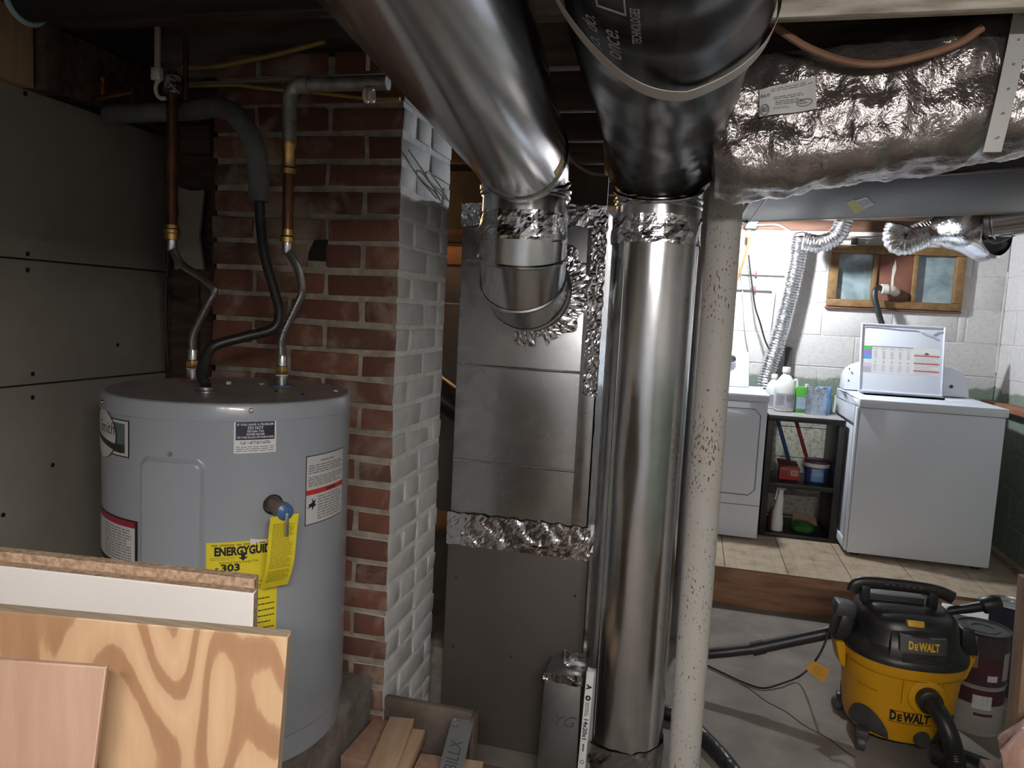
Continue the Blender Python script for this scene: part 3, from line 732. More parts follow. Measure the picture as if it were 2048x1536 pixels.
# fittings on the lid
def nipple(x, y, ring):
    MB().lathe([(.0001,.0),(.030,.0),(.028,.004),(.0001,.0045)], (x,y,HZ1-.0005), 28).build('port_ring', ring, heater)
    MB().lathe([(.0001,0),(.0145,0),(.0145,.022),(.0135,.0225),(.0001,.0225)], (x,y,HZ1+.003), 20).build('nipple', chrome, heater)
    MB().lathe([(.013,0),(.0145,.0005),(.0145,.003),(.013,.0035)], (x,y,HZ1+.0255), 20).build('tape_ring', whitepl, heater)
hot = Vector((-1.214,1.601,HZ1)); cold = Vector((-.973,1.614,HZ1))
nipple(hot.x, hot.y, redring); nipple(cold.x, cold.y, bluering)
cab = Vector((-1.031,1.405,HZ1))
MB().lathe([(.0001,0),(.024,0),(.024,.004),(.018,.006),(.018,.012),(.013,.014),(.0001,.014)], cab, 12).build('cable_clamp', chrome, heater)
for x, y, r in ((-1.11,1.60,.007),(-1.09,1.57,.006),(-1.03,1.62,.007),(-.82,1.60,.005),(-.93,1.52,.004),(-.85,1.50,.004)):
    MB().lathe([(.0001,.003),(r*.7,.003),(r,0)], (x,y,HZ1-.001), 8).jitter(.002, 200).build('debris_crumb', offwhite if r > .0045 else ink, heater)

# ================================================================== PIPES AND HOSES OVER THE HEATER
hexn = lambda p, r, h, n=6: MB().lathe([(.0001,0),(r,0),(r,h),(.0001,h)], p, n)
def hose(name, lab, pts, base, top):
    t = thing(name, lab, 'water hose', base)
    P = spline(pts, 10); MB().tube(P, .0098, 14).build('braided_hose', braid, t)
    hexn((base[0],base[1],base[2]), .0165, .02).build('hex_nut', brass, t, bevel=.001)
    MB().lathe([(.0001,0),(.012,0),(.0115,.022),(.0105,.026),(.0001,.026)], (base[0],base[1],base[2]+.0205), 18).build('ferrule', chrome, t)
    MB().lathe([(.0001,0),(.0105,0),(.012,.004),(.012,.026),(.0001,.026)], (top[0],top[1],top[2]-.026), 18).build('ferrule', chrome, t)
    return t
lp = Vector((-1.292, 1.62, 0)); rp = Vector((-.957, 1.60, 0))
b0 = hot + Vector((0,0,.0295)); t0 = Vector((lp.x, lp.y, 1.555))
hose('flexible_water_hose', 'braided steel hose kinking from the hot port to the left copper pipe', [b0+Vector((0,0,.04)), b0+Vector((.004,.0,.09)), (-1.185,1.62,1.40), (-1.168,1.62,1.432), (-1.20,1.62,1.462), (-1.262,1.62,1.495), (-1.288,1.62,1.53), t0+Vector((0,0,-.02))], b0, t0)
b1 = cold + Vector((0,0,.0295)); t1 = Vector((rp.x, rp.y, 1.555))
hose('flexible_water_hose', 'braided steel hose rising nearly straight from the cold port', [b1+Vector((0,0,.04)), (-.970,1.61,1.33), (-.935,1.605,1.40), (-.915,1.60,1.44), (-.925,1.60,1.49), (-.95,1.60,1.53), t1+Vector((0,0,-.02))], b1, t1)
t = thing('copper_pipe', 'tall dark copper pipe ending in brass above the hot hose', 'pipe', (lp.x,lp.y,1.555))
MB().cyl((lp.x,lp.y,1.59),(lp.x,lp.y,1.965),.0135,.0135,18).build('pipe', copper_old, t)
MB().lathe([(.0001,0),(.017,0),(.0175,.014),(.020,.016),(.020,.024),(.017,.027),(.017,.036),(.0001,.036)],(lp.x,lp.y,1.556),18).build('brass_coupling', brass, t)
MB().cyl((lp.x,lp.y,1.70),(lp.x,lp.y,1.80),.0150,.0150,18).build('sleeve', copper_old, t)
b = MB().lathe([(.0001,0),(.024,.002),(.025,.02),(.022,.045),(.017,.052),(.0001,.052)], (lp.x,lp.y,1.905), 18).jitter(.004, 60); b.build('solder_elbow', foil('dirty_solder', (.35,.34,.33), .3, 40, 120, .8), t)
# second riser alongside
tag(MB().cyl((lp.x+.022,lp.y+.02,1.90),(lp.x+.022,lp.y+.02,2.05),.0065,.0065,12).build('stub_pipe', copper_old), 'short thin copper stub rising beside the solder lump', 'pipe')
t = thing('pipe_hanger', 'cream plastic hanger rod and ring holding the left copper pipe', 'pipe hanger', (lp.x-.02,lp.y-.02,1.89))
MB().box(lp.x-.029,lp.x-.015,lp.y-.03,lp.y-.022,1.955,2.06).build('rod', cream_cable, t, bevel=.002)
MB().box(lp.x-.036,lp.x-.01,lp.y-.034,lp.y-.018,1.935,1.965).build('clasp', offwhite, t, bevel=.003)
MB().tube([(lp.x+.021*math.cos(a)-.004, lp.y-.028, 1.915+.024*math.sin(a)) for a in [R(110+15*i) for i in range(13)]], .005, 8).build('ring', offwhite, t)
t = thing('galvanised_pipe', 'grey pipe elbowing right above the cold hose, brass union in its drop', 'pipe', (rp.x,rp.y,1.555))
MB().cyl((rp.x,rp.y,1.575),(rp.x,rp.y,1.72),.0125,.0125,18).build('copper_drop', copper_old, t)
MB().lathe([(.0001,0),(.0165,0),(.017,.012),(.0135,.016),(.0135,.03),(.0001,.03)],(rp.x,rp.y,1.556),18).build('brass_coupling', brass, t)
MB().lathe([(.0001,0),(.018,0),(.0185,.012),(.015,.016),(.015,.055),(.018,.06),(.018,.075),(.0001,.075)],(rp.x,rp.y,1.715),18).build('brass_union', brass, t)
MB().tube([(rp.x,rp.y,1.79),(rp.x,rp.y,1.885)] + [(rp.x+.028-.028*math.cos(a), rp.y, 1.89+.028*math.sin(a)) for a in [R(15*i) for i in range(7)]] + [(rp.x+.06,rp.y,1.918),(rp.x+.245,rp.y,1.918)], .0165, 18).build('pipe', galv_old, t)
MB().cyl((rp.x+.02,rp.y,1.918),(rp.x+.05,rp.y,1.918),.0195,.0195,18).build('elbow_collar', galv_old, t)
t = thing('pipe_clip', 'white two-lobed pipe clip under the horizontal galvanised pipe', 'pipe clip', (rp.x+.21,rp.y-.01,1.87))
for s in (-1,1): MB().tube([(rp.x+.205+s*.0065, rp.y-.012+.010*math.sin(a), 1.888+.013*math.cos(a)) for a in [R(30*i) for i in range(13)]], .0055, 8, caps=False).build('lobe', offwhite, t)
MB().box(rp.x+.200,rp.x+.210,rp.y-.025,rp.y-.021,1.937,2.06).build('rod', cream_cable, t, bevel=.002)

t = thing('insulated_pipe', 'grey foam-sleeved pipe arching from the left wall down to a black cable', 'pipe', (-1.02,1.56,1.64))
MB().tube(spline([(-1.553,1.70,1.885),(-1.40,1.685,1.885),(-1.28,1.675,1.885),(-1.17,1.63,1.878),(-1.085,1.58,1.845),(-1.03,1.56,1.785),(-1.012,1.56,1.72),(-1.008,1.56,1.645)],8), .024, 20).build('foam_sleeve', greyfoam, t)
t = thing('power_cable', 'thick black cable looping from the grey sleeve to the heater lid', 'cable', cab + Vector((0,0,.0145)))
MB().tube(spline([(-1.008,1.56,1.66),(-1.004,1.56,1.60),(-.985,1.55,1.52),(-.955,1.545,1.44),(-.938,1.54,1.39),(-.945,1.525,1.352),(-1.0,1.49,1.33),(-1.05,1.45,1.305),(-1.05,1.415,1.255),cab+Vector((0,0,.015))],10), .0115, 14).build('cable', blackrub, t)
# black waste pipe, its end edge's highlight put into a pale blue ring
t = thing('waste_pipe', 'black plastic waste pipe under the joists with a pale blue highlight at its end', 'pipe', (-1.0,1.25,1.95))
MB().cyl((-1.33,1.25,1.99),(-.55,1.25,1.985),.045,.045,28).build('pipe', abspipe, t)
MB().tube([(-1.335, 1.25+.048*math.cos(a), 1.99+.048*math.sin(a)) for a in [2*PI*i/32 for i in range(33)]], .006, 8, caps=False).build('end_ring', ring_glint, t)
# cables
def cable(name, label, pts, r, mat, cat='cable', n=8):
    return tag(MB().tube(spline(pts, n), r, 8).build(name, mat), label, cat)
cable('yellow_cable', 'yellow cable sagging between joists above the red brick', [at(x,y,Y=1.74) for x,y in ((365,135),(430,133),(500,120),(560,107),(650,83))], .0062, yellowwire)
cable('yellow_cable', 'yellow cable lying across the top course of red bricks', [at(x,y,Y=1.76) for x,y in ((370,172),(470,170),(540,178),(640,186),(730,196),(800,198))], .0052, yellowwire)
cable('grey_cable', 'thin grey cable just above the yellow one on the chimney', [at(x,y,Y=1.75) for x,y in ((370,166),(470,163),(560,158),(680,150))], .0035, greywire)
cable('black_cable', 'thin black cable hanging down the left wall behind the copper pipe', [at(x,y,Y=1.84) for x,y in ((330,260),(333,400),(336,520),(332,600),(336,730))], .0045, blackrub)
cable('ceiling_cable', 'dark cable drooping from the joists at the far left', [at(x,y,Y=1.7) for x,y in ((115,45),(150,85),(170,115),(175,150))], .005, darkpl)
cable('ceiling_cable', 'second dark cable drooping right of the first at far left', [at(x,y,Y=1.7) for x,y in ((140,40),(170,65),(182,100),(180,150))], .005, darkpl)
t = thing('copper_valve', 'bright copper pipe and valve over the left end of the foam sleeve', 'pipe', (-1.53,1.7,1.90))
MB().cyl((-1.56,1.66,1.916),(-1.42,1.63,1.922),.008,.008,12).build('pipe', pm('bright_copper', (.75,.36,.16), None, rough=.25, metal=1), t)
MB().lathe([(.0001,0),(.012,0),(.012,.02),(.006,.024),(.006,.036),(.013,.038),(.013,.043),(.0001,.043)],(-1.525,1.652,1.92),14).build('valve', MATS['bright_copper'], t)
tag(MB().box(-1.46,-1.36,1.86,1.90,1.82,1.895).build('wood_block', oldwood, bevel=.003), 'dark wooden block under the foam-sleeved pipe', 'wood block')

# ================================================================== FURNACE AND PLENUM
FX0, FX1, FY0, FY1 = -.722, -.278, 2.20, 2.72
fur = thing('furnace', 'brown grey furnace cabinet with galvanised plenum and foil-taped seams', 'furnace', (-.5,2.45,0))
MB().box(FX0, FX1+.01, FY0, FY1, .02, .70).build('cabinet', furnace_grey, fur, bevel=.004)
for px, py in ((912,1156),(1150,1192),(906,1293),(1022,1313)):
    p = at(px,py,Y=FY0); MB().lathe([(.0001,.0),(.0042,.0005),(.0042,-.002),(.0001,-.002)], (p.x,FY0-.0003,p.z), 10, Matrix.Rotation(R(90),3,'X')).build('screw_hole', ink, fur)
pl = MB().box(FX0+.004, FX1-.004, FY0+.002, FY1-.01, .70, 1.735).build('plenum', galv_box, fur, bevel=.003)
for z in (1.247, .945, 1.57):
    MB().tube([(FX0+.006,FY0+.001,z),(FX1-.03,FY0+.001,z)], .0042, 8).build('stiffening_bead', galv_box, pl)
MB().box(FX1-.05, FX1-.002, FY0-.003, FY0+.004, .78, 1.70).build('corner_flange', galv_box, pl, bevel=.001)
def crumple(x0,x1,z0,z1,y,amp,seed,nx=60,nz_=24,ragged=.008):
    def fn(u,v):
        x = x0+(x1-x0)*u; z = z0+(z1-z0)*v
        e = ragged*nz((x*1.0,z,0),40,seed) if v in (0.0,1.0) else 0
        rg = lambda s_, k: max(0, 1-abs(nz((x,z*1.4,0),s_,k))*5)**2
        d = amp*(rg(9,seed)*1.3 + rg(21,seed+5)*.7 + .5*abs(nz((x,z,0),30,seed)))
        return Vector((x, y-.002-d, z+e))
    return fn
MB().grid(crumple(FX0-.004,FX1+.012,.672,.775,FY0,.0032,3,70,14),70,14).build('foil_tape', foilm, fur, smooth=False)
MB().grid(crumple(FX0,FX1,1.675,1.742,FY0,.0028,9,70,10),70,10).build('foil_tape', foilm, fur, smooth=False)
MB().grid(lambda u,v: Vector((FX1-.038+.044*u+.006*nz((0,0,v),24), FY0-.004-.0035*max(0,1-abs(nz((u*1.5,v*16,0),2,2))*4), 1.18+.53*v)),10,90).build('foil_tape', foilm, fur, smooth=False)
MB().grid(lambda u,v: Vector((FX1+.002+.003*abs(nz((u*4,v*9,1),3)), FY0-.002+.20*u, .46+1.25*v)),6,40).build('side_foil_wrap', galv_box, fur)
MB().hexa([(FX1+.012,FY0+.0,.34),(FX1+.05,FY0+.0,.36),(FX1+.05,FY0+.3,.36),(FX1+.012,FY0+.3,.34)],[(FX1+.012,FY0,.70),(FX1+.03,FY0,.70),(FX1+.03,FY0+.3,.70),(FX1+.012,FY0+.3,.70)]).build('side_foil_panel', galv_box, fur)
# return box with the filter slot
rb = thing('filter_box', 'dull galvanised filter box on the furnace side with torn tape', 'duct box', (-.35,2.1,0))
p = at(1090,1345,Y=2.06); q = at(1163,1352,Y=2.06)
MB().hexa([(p.x-.01,2.06,.0),(q.x+.003,2.06,.0),(q.x+.003,2.18,.0),(p.x-.01,2.18,.0)],[(p.x,2.06,p.z),(q.x,2.06,p.z-.005),(q.x,2.18,p.z-.005),(p.x,2.18,p.z)]).build('panel', galv_dull, rb, bevel=.002)
MB().grid(crumple(p.x-.004,q.x+.004,p.z-.022,p.z+.004,2.057,.003,14,24,8),24,8).build('tape', cleartape, rb, smooth=False)
MB().grid(crumple(p.x+.045,q.x+.006,p.z+.004,p.z+.05,2.12,.003,17,20,10),20,10).build('tape', cleartape, rb, smooth=False)
m = MB(); put_text(m, 'YG', lambda a,c: Vector((p.x+.06+a, 2.0585, p.z-.14+c)), 0, 0, .05, shear=.4); m.build('marker_scribble', pm('marker_grey', (.07,.07,.08), None, rough=.6), rb)
# the filter
f0 = at(1182,1345,Y=2.03); 
fil = thing('air_filter', 'white edge of an air filter printed 14x20x1 beside the filter box', 'air filter', (f0.x-.01,2.05,.0))
def ff(a, z, d): return Vector((f0.x - .013 + .022*a + .012*(z-f0.z)/f0.z, 2.03+d, z))
MB().hexa([ff(0,.01,0),ff(1,.01,0),ff(1,.01,.12),ff(0,.01,.12)],[ff(0,f0.z,0),ff(1,f0.z,0),ff(1,f0.z,.12),ff(0,f0.z,.12)]).build('frame_edge', paper, fil, bevel=.002)
m = MB(); fz = at(1178,1460,Y=2.03).z; fn = lambda a,c: ff(.5 + c/.022, fz - a, -.0008)
put_text(m, '14x20x1', fn, 0, 0, .017, width=.062, bold=.03)
put_text(m, 'A', fn, -.128, 0, .02, bold=.05); put_text(m, 'O', fn, -.095, 0, .018, bold=.09)
bars(m, fn, -.082, -.04, -.006, .006, 3, .4); bars(m, fn, .045, .078, -.003, .003, 1, .7); put_text(m, 'O', fn, .1, 0, .018)
m.build('lettering', ink, fil)

# flue pipe going from the furnace to the chimney
MB().tube([(-.70,2.58,1.0),(-.785,2.53,1.06),(-1.02,2.25,1.29)], .062, 24).build('flue_pipe', galvm, fur)
tag(MB().cyl((-1.568,2.9,.52),(-.6,2.9,.52),.05,.05,24).build('clay_pipe', pm('orange_clay', (.5,.22,.09), None, rough=.7)), 'orange clay pipe low behind the furnace', 'pipe')
tag(MB().box(-.80,-.732,2.24,2.36,0,.30).jitter(.004,20).build('stone_block', padmat, bevel=.008), 'rough stone block between the chimney and the furnace base', 'stone')

# ================================================================== DUCTS
DR = .1175
def ringset(mb, c, axis, r, w=.004):
    c = Vector(c); ax = Vector(axis).normalized(); mb.tube([c-ax*w*1.4, c-ax*w*.5, c+ax*w*.5, c+ax*w*1.4], [r+.0002, r+w, r+w, r+.0002], 40, caps=False)
d = thing('round_duct', 'bare galvanised round duct running overhead and elbowing into the plenum', 'duct', (-.485,2.0,1.4))
ex = -.487
# elbow: out of the plenum face, up in gores
gores = [(ex,2.20,1.487),(ex,2.132,1.487),(ex,2.062,1.512),(ex+.004,2.028,1.572),(ex+.006,2.02,1.64)]
gs = MB(); gs.tube(gores, [DR+.004]*5, 48, caps=False); gs.build('elbow', galvm, d, ang=14)
mb = MB()
for i in (1,2,3):
    a, b_, c_ = Vector(gores[i-1]), Vector(gores[i]), Vector(gores[i+1]); ringset(mb, b_, (c_-a), DR+.004, .0045)
ringset(mb, (ex,2.17,1.487), (0,-1,0), DR+.004)
mb.build('elbow_bead', galvm, d)
MB().tube([(ex+.006,2.02,1.63),(ex+.006,2.02,1.745)], DR, 48, caps=False).build('riser', galvm, d)
mb = MB(); ringset(mb, (ex+.006,2.02,1.735), (.02,.02,1), DR+.002, .005); ringset(mb, (ex+.006,2.02,1.752), (.03,-.12,1), DR+.003, .006); mb.build('collar_bead', galvm, d)
# upper elbow and long run towards the viewer
up = [(ex+.006,2.02,1.745),(ex+.006,2.012,1.775),(ex+.008,1.985,1.805),(ex+.012,1.94,1.822),(ex+.022,1.86,1.825)]
MB().tube(up, [DR,DR,DR+.002,DR+.003,DR+.003], 48, caps=False).build('upper_elbow', galvm, d)
A = Vector(up[-1]); Bv = Vector((-.315,.55,1.83))
MB().tube([A.lerp(Bv,i/6) for i in range(7)] + [Vector((-.318,.40,1.83)),Vector((-.33,.2,1.83)),Vector((-.35,-.05,1.83)),Vector((-.37,-.3,1.83))], DR+.002, 56, caps=True).build('long_run', galvm, d)
mb = MB(); ringset(mb, (ex+.006,2.012,1.768), (.02,-.35,1), DR+.002, .005); ringset(mb, A, Bv-A, DR+.002, .005); mb.build('collar_bead', galvm, d)
mb = MB(); mb.tube([A+Vector((-.118,0,-.01)), Bv+Vector((-.12,0,-.01))], .004, 6); mb.build('lock_seam', galvm, d)
ysk = A.lerp(Bv,.10); sdir=(Bv-A).normalized()
def duct_surf(ang, s, off): 
    c = A + sdir*s; sd = Vector((sdir.y,-sdir.x,0)).normalized()*-1; return c + Vector((1,0,0))*(DR+.002+off)*math.cos(ang) + Vector((0,0,1))*(DR+.002+off)*math.sin(ang)
MB().grid(lambda u,v: duct_surf(R(-35+22*u), -.02+.10*v, .001), 8, 4).build('sticker', yellowpaper, d)
# foil round the elbow on the plenum face and round the riser
def collar(u, v):
    a = 2*PI*u; w = .014 + (.046 if math.cos(a) > .3 else .008)*(.6+.8*abs(nz((math.cos(a)*2,math.sin(a)*2,0),1.7,4))) + (.03 if abs(a-1.47*PI) < .22 else 0)
    r = DR + .002 + w*v; q = .005*abs(nz((math.cos(a)*9,math.sin(a)*9,v*1.5),2.2,3)) + .003*abs(nz((math.cos(a)*30,math.sin(a)*30,v*3),1,8))
    return Vector((ex + r*math.cos(a), FY0-.003-q-(1-v)*.012, 1.487 + r*math.sin(a)))
MB().grid(collar, 170, 6).build('foil_collar', foilm, d, smooth=False)
def wrapf(cx, cy, r, z0, z1, seed):
    def fn(u, v):
        a = 2*PI*u; z = z0+(z1-z0)*v; rr = r+.0015+.0045*max(0,1-abs(nz((math.cos(a)*r,math.sin(a)*r,z),16,seed))*4)+.002*abs(nz((math.cos(a)*r,math.sin(a)*r,z),50,seed))
        if v in (0.0,1.0): z += .006*nz((math.cos(a)*r,math.sin(a)*r,0),40,seed)
        return Vector((cx+rr*math.cos(a), cy+rr*math.sin(a), z))
    return fn
MB().grid(wrapf(ex+.006,2.02,DR,1.608,1.685,5),84,8).build('foil_tape', foilm, d, smooth=False)

VX, VY, VR = -.128, 2.12, .1185
d = thing('vertical_duct', 'tall shiny galvanised round duct standing beside the white post', 'duct', (VX,VY,.1))
vp = MB()
def vf(u, v):
    a = 2*PI*u; z = .14 + 1.60*v; dent = .004*math.exp(-((z-1.02)/.12)**2)*math.exp(-((math.sin(a-R(-100)))/.25)**2)
    return Vector((VX+(VR-dent)*math.cos(a), VY+(VR-dent)*math.sin(a), z))
vp.grid(vf, 64, 40); vp.build('pipe', galvm, d)
mb = MB()
for z in (1.725,1.742): ringset(mb, (VX,VY,z), (0,0,1), VR, .004)
mb.build('bead', galvm, d)
MB().tube([(VX+VR*math.cos(R(-128)),VY+VR*math.sin(R(-128)),.16),(VX+VR*math.cos(R(-128)),VY+VR*math.sin(R(-128)),1.72)], .0035, 6).build('lock_seam', galvm, d)
MB().grid(wrapf(VX,VY,VR,1.62,1.695,12),84,9).build('foil_tape', foilm, d, smooth=False)
MB().grid(wrapf(VX,VY,VR+.001,.10,.20,15),70,8).build('foil_tape', cleartape, d, smooth=False)
MB().tube([(VX,VY,.16),(VX,VY,.12),(VX+.0,VY+.04,.07),(VX,VY+.12,.06)], [VR,VR,VR*.9,VR*.5], 40).build('bottom_elbow', galv_dull, d)
MB().tube([(VX,VY,1.74),(VX,VY-.004,1.765),(VX+.002,VY-.02,1.79)], [VR,VR+.002,VR+.003], 48, caps=False).build('top_elbow', galvm, d)
mb = MB(); ringset(mb, (VX,VY-.012,1.775), (.0,-.45,1), VR+.003, .004); mb.build('bead', galvm, d)

# black wrapped duct
bd = thing('black_insulated_duct', 'fat duct wrapped in shiny black plastic insulation, white strap underneath', 'duct', (VX,1.6,1.75))
ax = spline([(VX,2.125,1.785),(VX+.002,2.10,1.84),(VX+.006,2.03,1.885),(VX+.015,1.90,1.90),(VX+.03,1.6,1.905),(VX+.055,1.1,1.905),(VX+.075,.74,1.905),(VX+.10,.2,1.905),(VX+.11,-.3,1.905)], 14)
m = MB(); m.tube(ax, lambda t: min(.152, .122 + .38*t), 72)
m.v = [p + Vector((nz(p,9,1), nz(p,7,3), nz(p,9,5)))*.008 + Vector((0,0,1))*.004*nz((p.x*8,p.y*30,p.z*8),1,4) for p in m.v]
bo = m.build('plastic_wrap', blackwrap, bd)
def around(y, r, lowx=0):
    c = Vector((VX+.03+(1.6-y)*.05, y, 1.905))
    return lambda a: c + Vector((r*math.cos(a), .10*(-math.sin(a)-0)*0, r*math.sin(a)))
def bwsurf(a, y, off=.0):   # point on the wrap at angle a (degrees, -90 = underneath) and distance y
    return Vector((VX+.03+(1.6-y)*.05 + (.153+off)*math.cos(R(a)), y, 1.905 + (.153+off)*math.sin(R(a))))
st = MB()
def strapf(u, v):
    a = -185 + 190*u; y = 1.12 + .045*v + (.0031 if a < -77 else .0008)*(a+77); tw = .004*math.sin(u*9)
    return bwsurf(a, y, .008 + .012*math.exp(-((a+95)/25)**2) + tw)
st.shell(strapf, 60, 2, (0,0,.0015)); st.build('hanger_strap', strapmat, bd)
m = MB()
def onw(a0, y0): return lambda x, y: bwsurf(a0 + math.degrees(y/.153), y0 + x, .006)
def onw2(a0, y0): return lambda x, y: bwsurf(a0 - math.degrees(y/.153), y0 - x, .009)
put_text(m, 'no. do.', onw2(-122,.945), 0, 0, .03, width=.12, shear=.3)
put_text(m, 'once.', onw2(-112,.95), 0, 0, .034, width=.10, shear=.3)
put_text(m, 'TECHNOLOGIES', onw2(-100,.875), 0, 0, .015, width=.105, bold=.02)
for s_ in ((-116,.80,-104,.845),): 
    q_ = [bwsurf(s_[0],s_[1],.009),bwsurf(s_[2],s_[1],.009),bwsurf(s_[2],s_[3],.009),bwsurf(s_[0],s_[3],.009)]; m.tube(q_+[q_[0]], .0012, 5)
m.build('lettering', whiteink, bd)
cable('grey_riser_cable', 'pale grey cable dropping between the bare duct and the black duct', [at(x,y,Y=2.25) for x,y in ((1090,190),(1110,240),(1130,290),(1145,320),(1180,345),(1225,350))], .006, greywire)

# foil wrapped duct
fd = thing('foil_wrapped_duct', 'insulated duct in wrinkled silver foil rising to the right behind the post', 'duct', (.4,1.8,1.75))
def rr(a):
    c, s = math.cos(a), math.sin(a); k = (abs(c)**4 + abs(s)**4)**-.25; return c*k, s*k*1.05
fa = [Vector((.0,1.80,1.832)).lerp(Vector((.95,1.80,2.0)), i/110) for i in range(111)] + [Vector((1.05+.1*i,1.80,2.0+.012*(1-(1-(i+1)/8)**2)*2)) for i in range(8)]
m = MB(); m.tube(fa, lambda t: .138 if t > .03 else .12+.018*t/.03, 110, section=rr)
def wr(p):
    a = nz((p.x*26,p.y*4,p.z*5),1,2); b_ = nz(p,20,6); c_ = nz((p.x*55,p.y*9,p.z*9),1,9); dpt = math.exp(-((p.x-.545)/.035)**2)*.012
    off = Vector((0,p.y-1.8,p.z-(1.838+.177*(p.x-.035)))); 
    return p + off.normalized()*(.010*abs(a)+.010*b_+.006*abs(c_) + .012*nz(p,5,1) - dpt) if off.length > 1e-4 else p
m.v = [wr(p) for p in m.v]
m.build('foil_wrap', foilwrap, fd, ang=60)
sx = .548
MB().shell(lambda u,v: Vector((sx-.016+.032*u + .03*(v-.5), 1.80-.158+ .012*(2*v-1)**2, 1.775+.33*v)), 4, 16, (0,.0015,0)).build('hanger_strap', strapmetal, fd)
hl = MB()
for i in range(7): hl.lathe([(.0001,0),(.0022,0),(.0022,.001),(.0001,.001)], (sx+.03*((i*.045+.04)/.33-.5), 1.80-.1595, 1.80+i*.045), 8, Matrix.Rotation(R(90),3,'X'))
hl.build('strap_holes', inkgrey, fd)
# printed label on the foil
L0 = at(1519,180,Y=1.645); L1 = at(1630,152,Y=1.645); L2 = at(1519,234,Y=1.645); L3 = at(1633,218,Y=1.645)
def lf(x, y, off=0): return (L2.lerp(L3,x)).lerp(L0.lerp(L1,x), y) + Vector((0,-off-.004*math.sin(x*7),0))
lb = MB().grid(lambda u,v: lf(u,v), 12, 4).build('paper_label', paper, fd)
m = MB(); ln = lambda x,y: lf(x,y,.001)
put_text(m, 'R6.0', ln, .10, .72, .16, width=.16, bold=.04); put_text(m, 'E', ln, .09, .22, .22, bold=.05)
m.tube([ln(.09+.075*math.cos(a), .22+.19*math.sin(a)) for a in [2*PI*i/20 for i in range(21)]], .0012, 5, caps=False)
bars(m, ln, .25, .9, .50, .62, 2, .5); bars(m, ln, .28, .80, .30, .47, 3, .5); bars(m, ln, .2, .95, .78, .92, 2, .4); bars(m, ln, .24, .62, .16, .26, 2, .4)
m.tube([ln(.80+.13*math.cos(a), .26+.11*math.sin(a)) for a in [2*PI*i/20 for i in range(21)]], .0010, 5, caps=False); bars(m, ln, .70, .90, .22, .30, 1, .6)
m.build('fine_print', inkgrey, lb)
cable('brown_cable', 'brown cable drooping in front of the foil-wrapped duct', [at(x,y,Y=1.60) for x,y in ((1520,25),(1560,60),(1620,97),(1690,122),(1760,128),(1850,110),(1920,85),(1965,55))], .0075, browncable)

# big flat trunk
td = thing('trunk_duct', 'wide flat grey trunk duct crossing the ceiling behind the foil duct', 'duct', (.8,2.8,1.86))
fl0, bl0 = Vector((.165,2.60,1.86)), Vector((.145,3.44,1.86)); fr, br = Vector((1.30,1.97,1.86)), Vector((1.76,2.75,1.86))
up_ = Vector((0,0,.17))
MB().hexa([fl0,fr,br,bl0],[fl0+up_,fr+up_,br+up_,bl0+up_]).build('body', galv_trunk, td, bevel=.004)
m = MB(); m.tube([fl0+Vector((.0,0,-.001)), bl0+Vector((0,0,-.001))], .006, 6); m.tube([fl0.lerp(fr,.04)+Vector((0,0,-.001)), bl0.lerp(br,.03)+Vector((0,0,-.001))], .004, 6); m.build('drive_seam', galv_dull, td)
m = MB(); m.tube([bl0+Vector((0,0,.002)), br+Vector((0,0,.002))], .005, 6); m.tube([fl0+Vector((0,0,.002)), fr+Vector((0,0,.002))], .005, 6); m.build('edge_seam', galvm, td)
q = [at(x,y,Z=1.8595) for x,y in ((1693,405),(1712,427),(1728,418),(1708,398))]; m = MB(); m.hexa(q, [p+Vector((0,0,-.0008)) for p in q]); so = m.build('sticker', yellowpaper, td)
q = [at(x,y,Z=1.8592) for x,y in ((1710,400),(1728,418),(1749,408),(1733,393))]; m = MB(); m.hexa(q, [p+Vector((0,0,-.0008)) for p in q]); m.build('barcode', paper_grey, td)
m = MB()
for i in range(5):
    qa = q[0].lerp(q[3], .12+.18*i) + Vector((0,0,-.001)); qb = q[1].lerp(q[2], .12+.18*i) + Vector((0,0,-.001)); w = (q[3]-q[0])*.07; m.add([qa.lerp(qb,.2),qa.lerp(qb,.8),qa.lerp(qb,.8)+w,qa.lerp(qb,.2)+w],[(0,1,2,3)])
m.build('barcode_bars', ink, td)
m = MB(); m.grid(lambda u,v: bl0 + Vector((-.03+.07*u, -.05+.08*v, -.004-.012*abs(nz((u*3,v*3,0),2)))), 14, 14); m.build('foil_scrap', foilm, td, smooth=False)
MB().hexa([(.10,2.62,1.865),(.15,2.62,1.865),(.13,3.40,1.865),(.08,3.40,1.865)],[(.10,2.62,2.02),(.15,2.62,2.02),(.13,3.40,2.02),(.08,3.40,2.02)]).build('end_collar', galv_dull, td)

# the post
po = thing('steel_post', 'rust-flecked white steel post standing right of the tall duct', 'post', (.056,2.08,0))
MB().cyl((.056,2.08,.008),(.052,2.08,2.04),.0445,.0445,40).build('shaft', polem, po)
MB().box(-.005,.14,2.0,2.16,0,.008).build('base_plate', polem, po); MB().box(-.03,.13,2.03,2.13,2.04,2.05).build('cap_plate', polem, po)

tag(MB().cyl((.012,3.30,0),(.012,3.30,2.045),.04,.04,24).build('standpipe', galv_dull), 'dull grey standpipe in the gap between the tall duct and the white post', 'pipe')
cable('thin_wire', 'thin looped wire stapled to the painted chimney side', [at(x,y,X=-.745) for x,y in ((818,300),(845,340),(862,365),(885,385),(897,402),(880,372),(862,348),(852,345),(858,362),(890,398))], .0022, greywire)

# ================================================================== LAUNDRY
def rbox(mb, x0,x1,y0,y1,z0,z1): return mb.box(x0,x1,y0,y1,z0,z1)
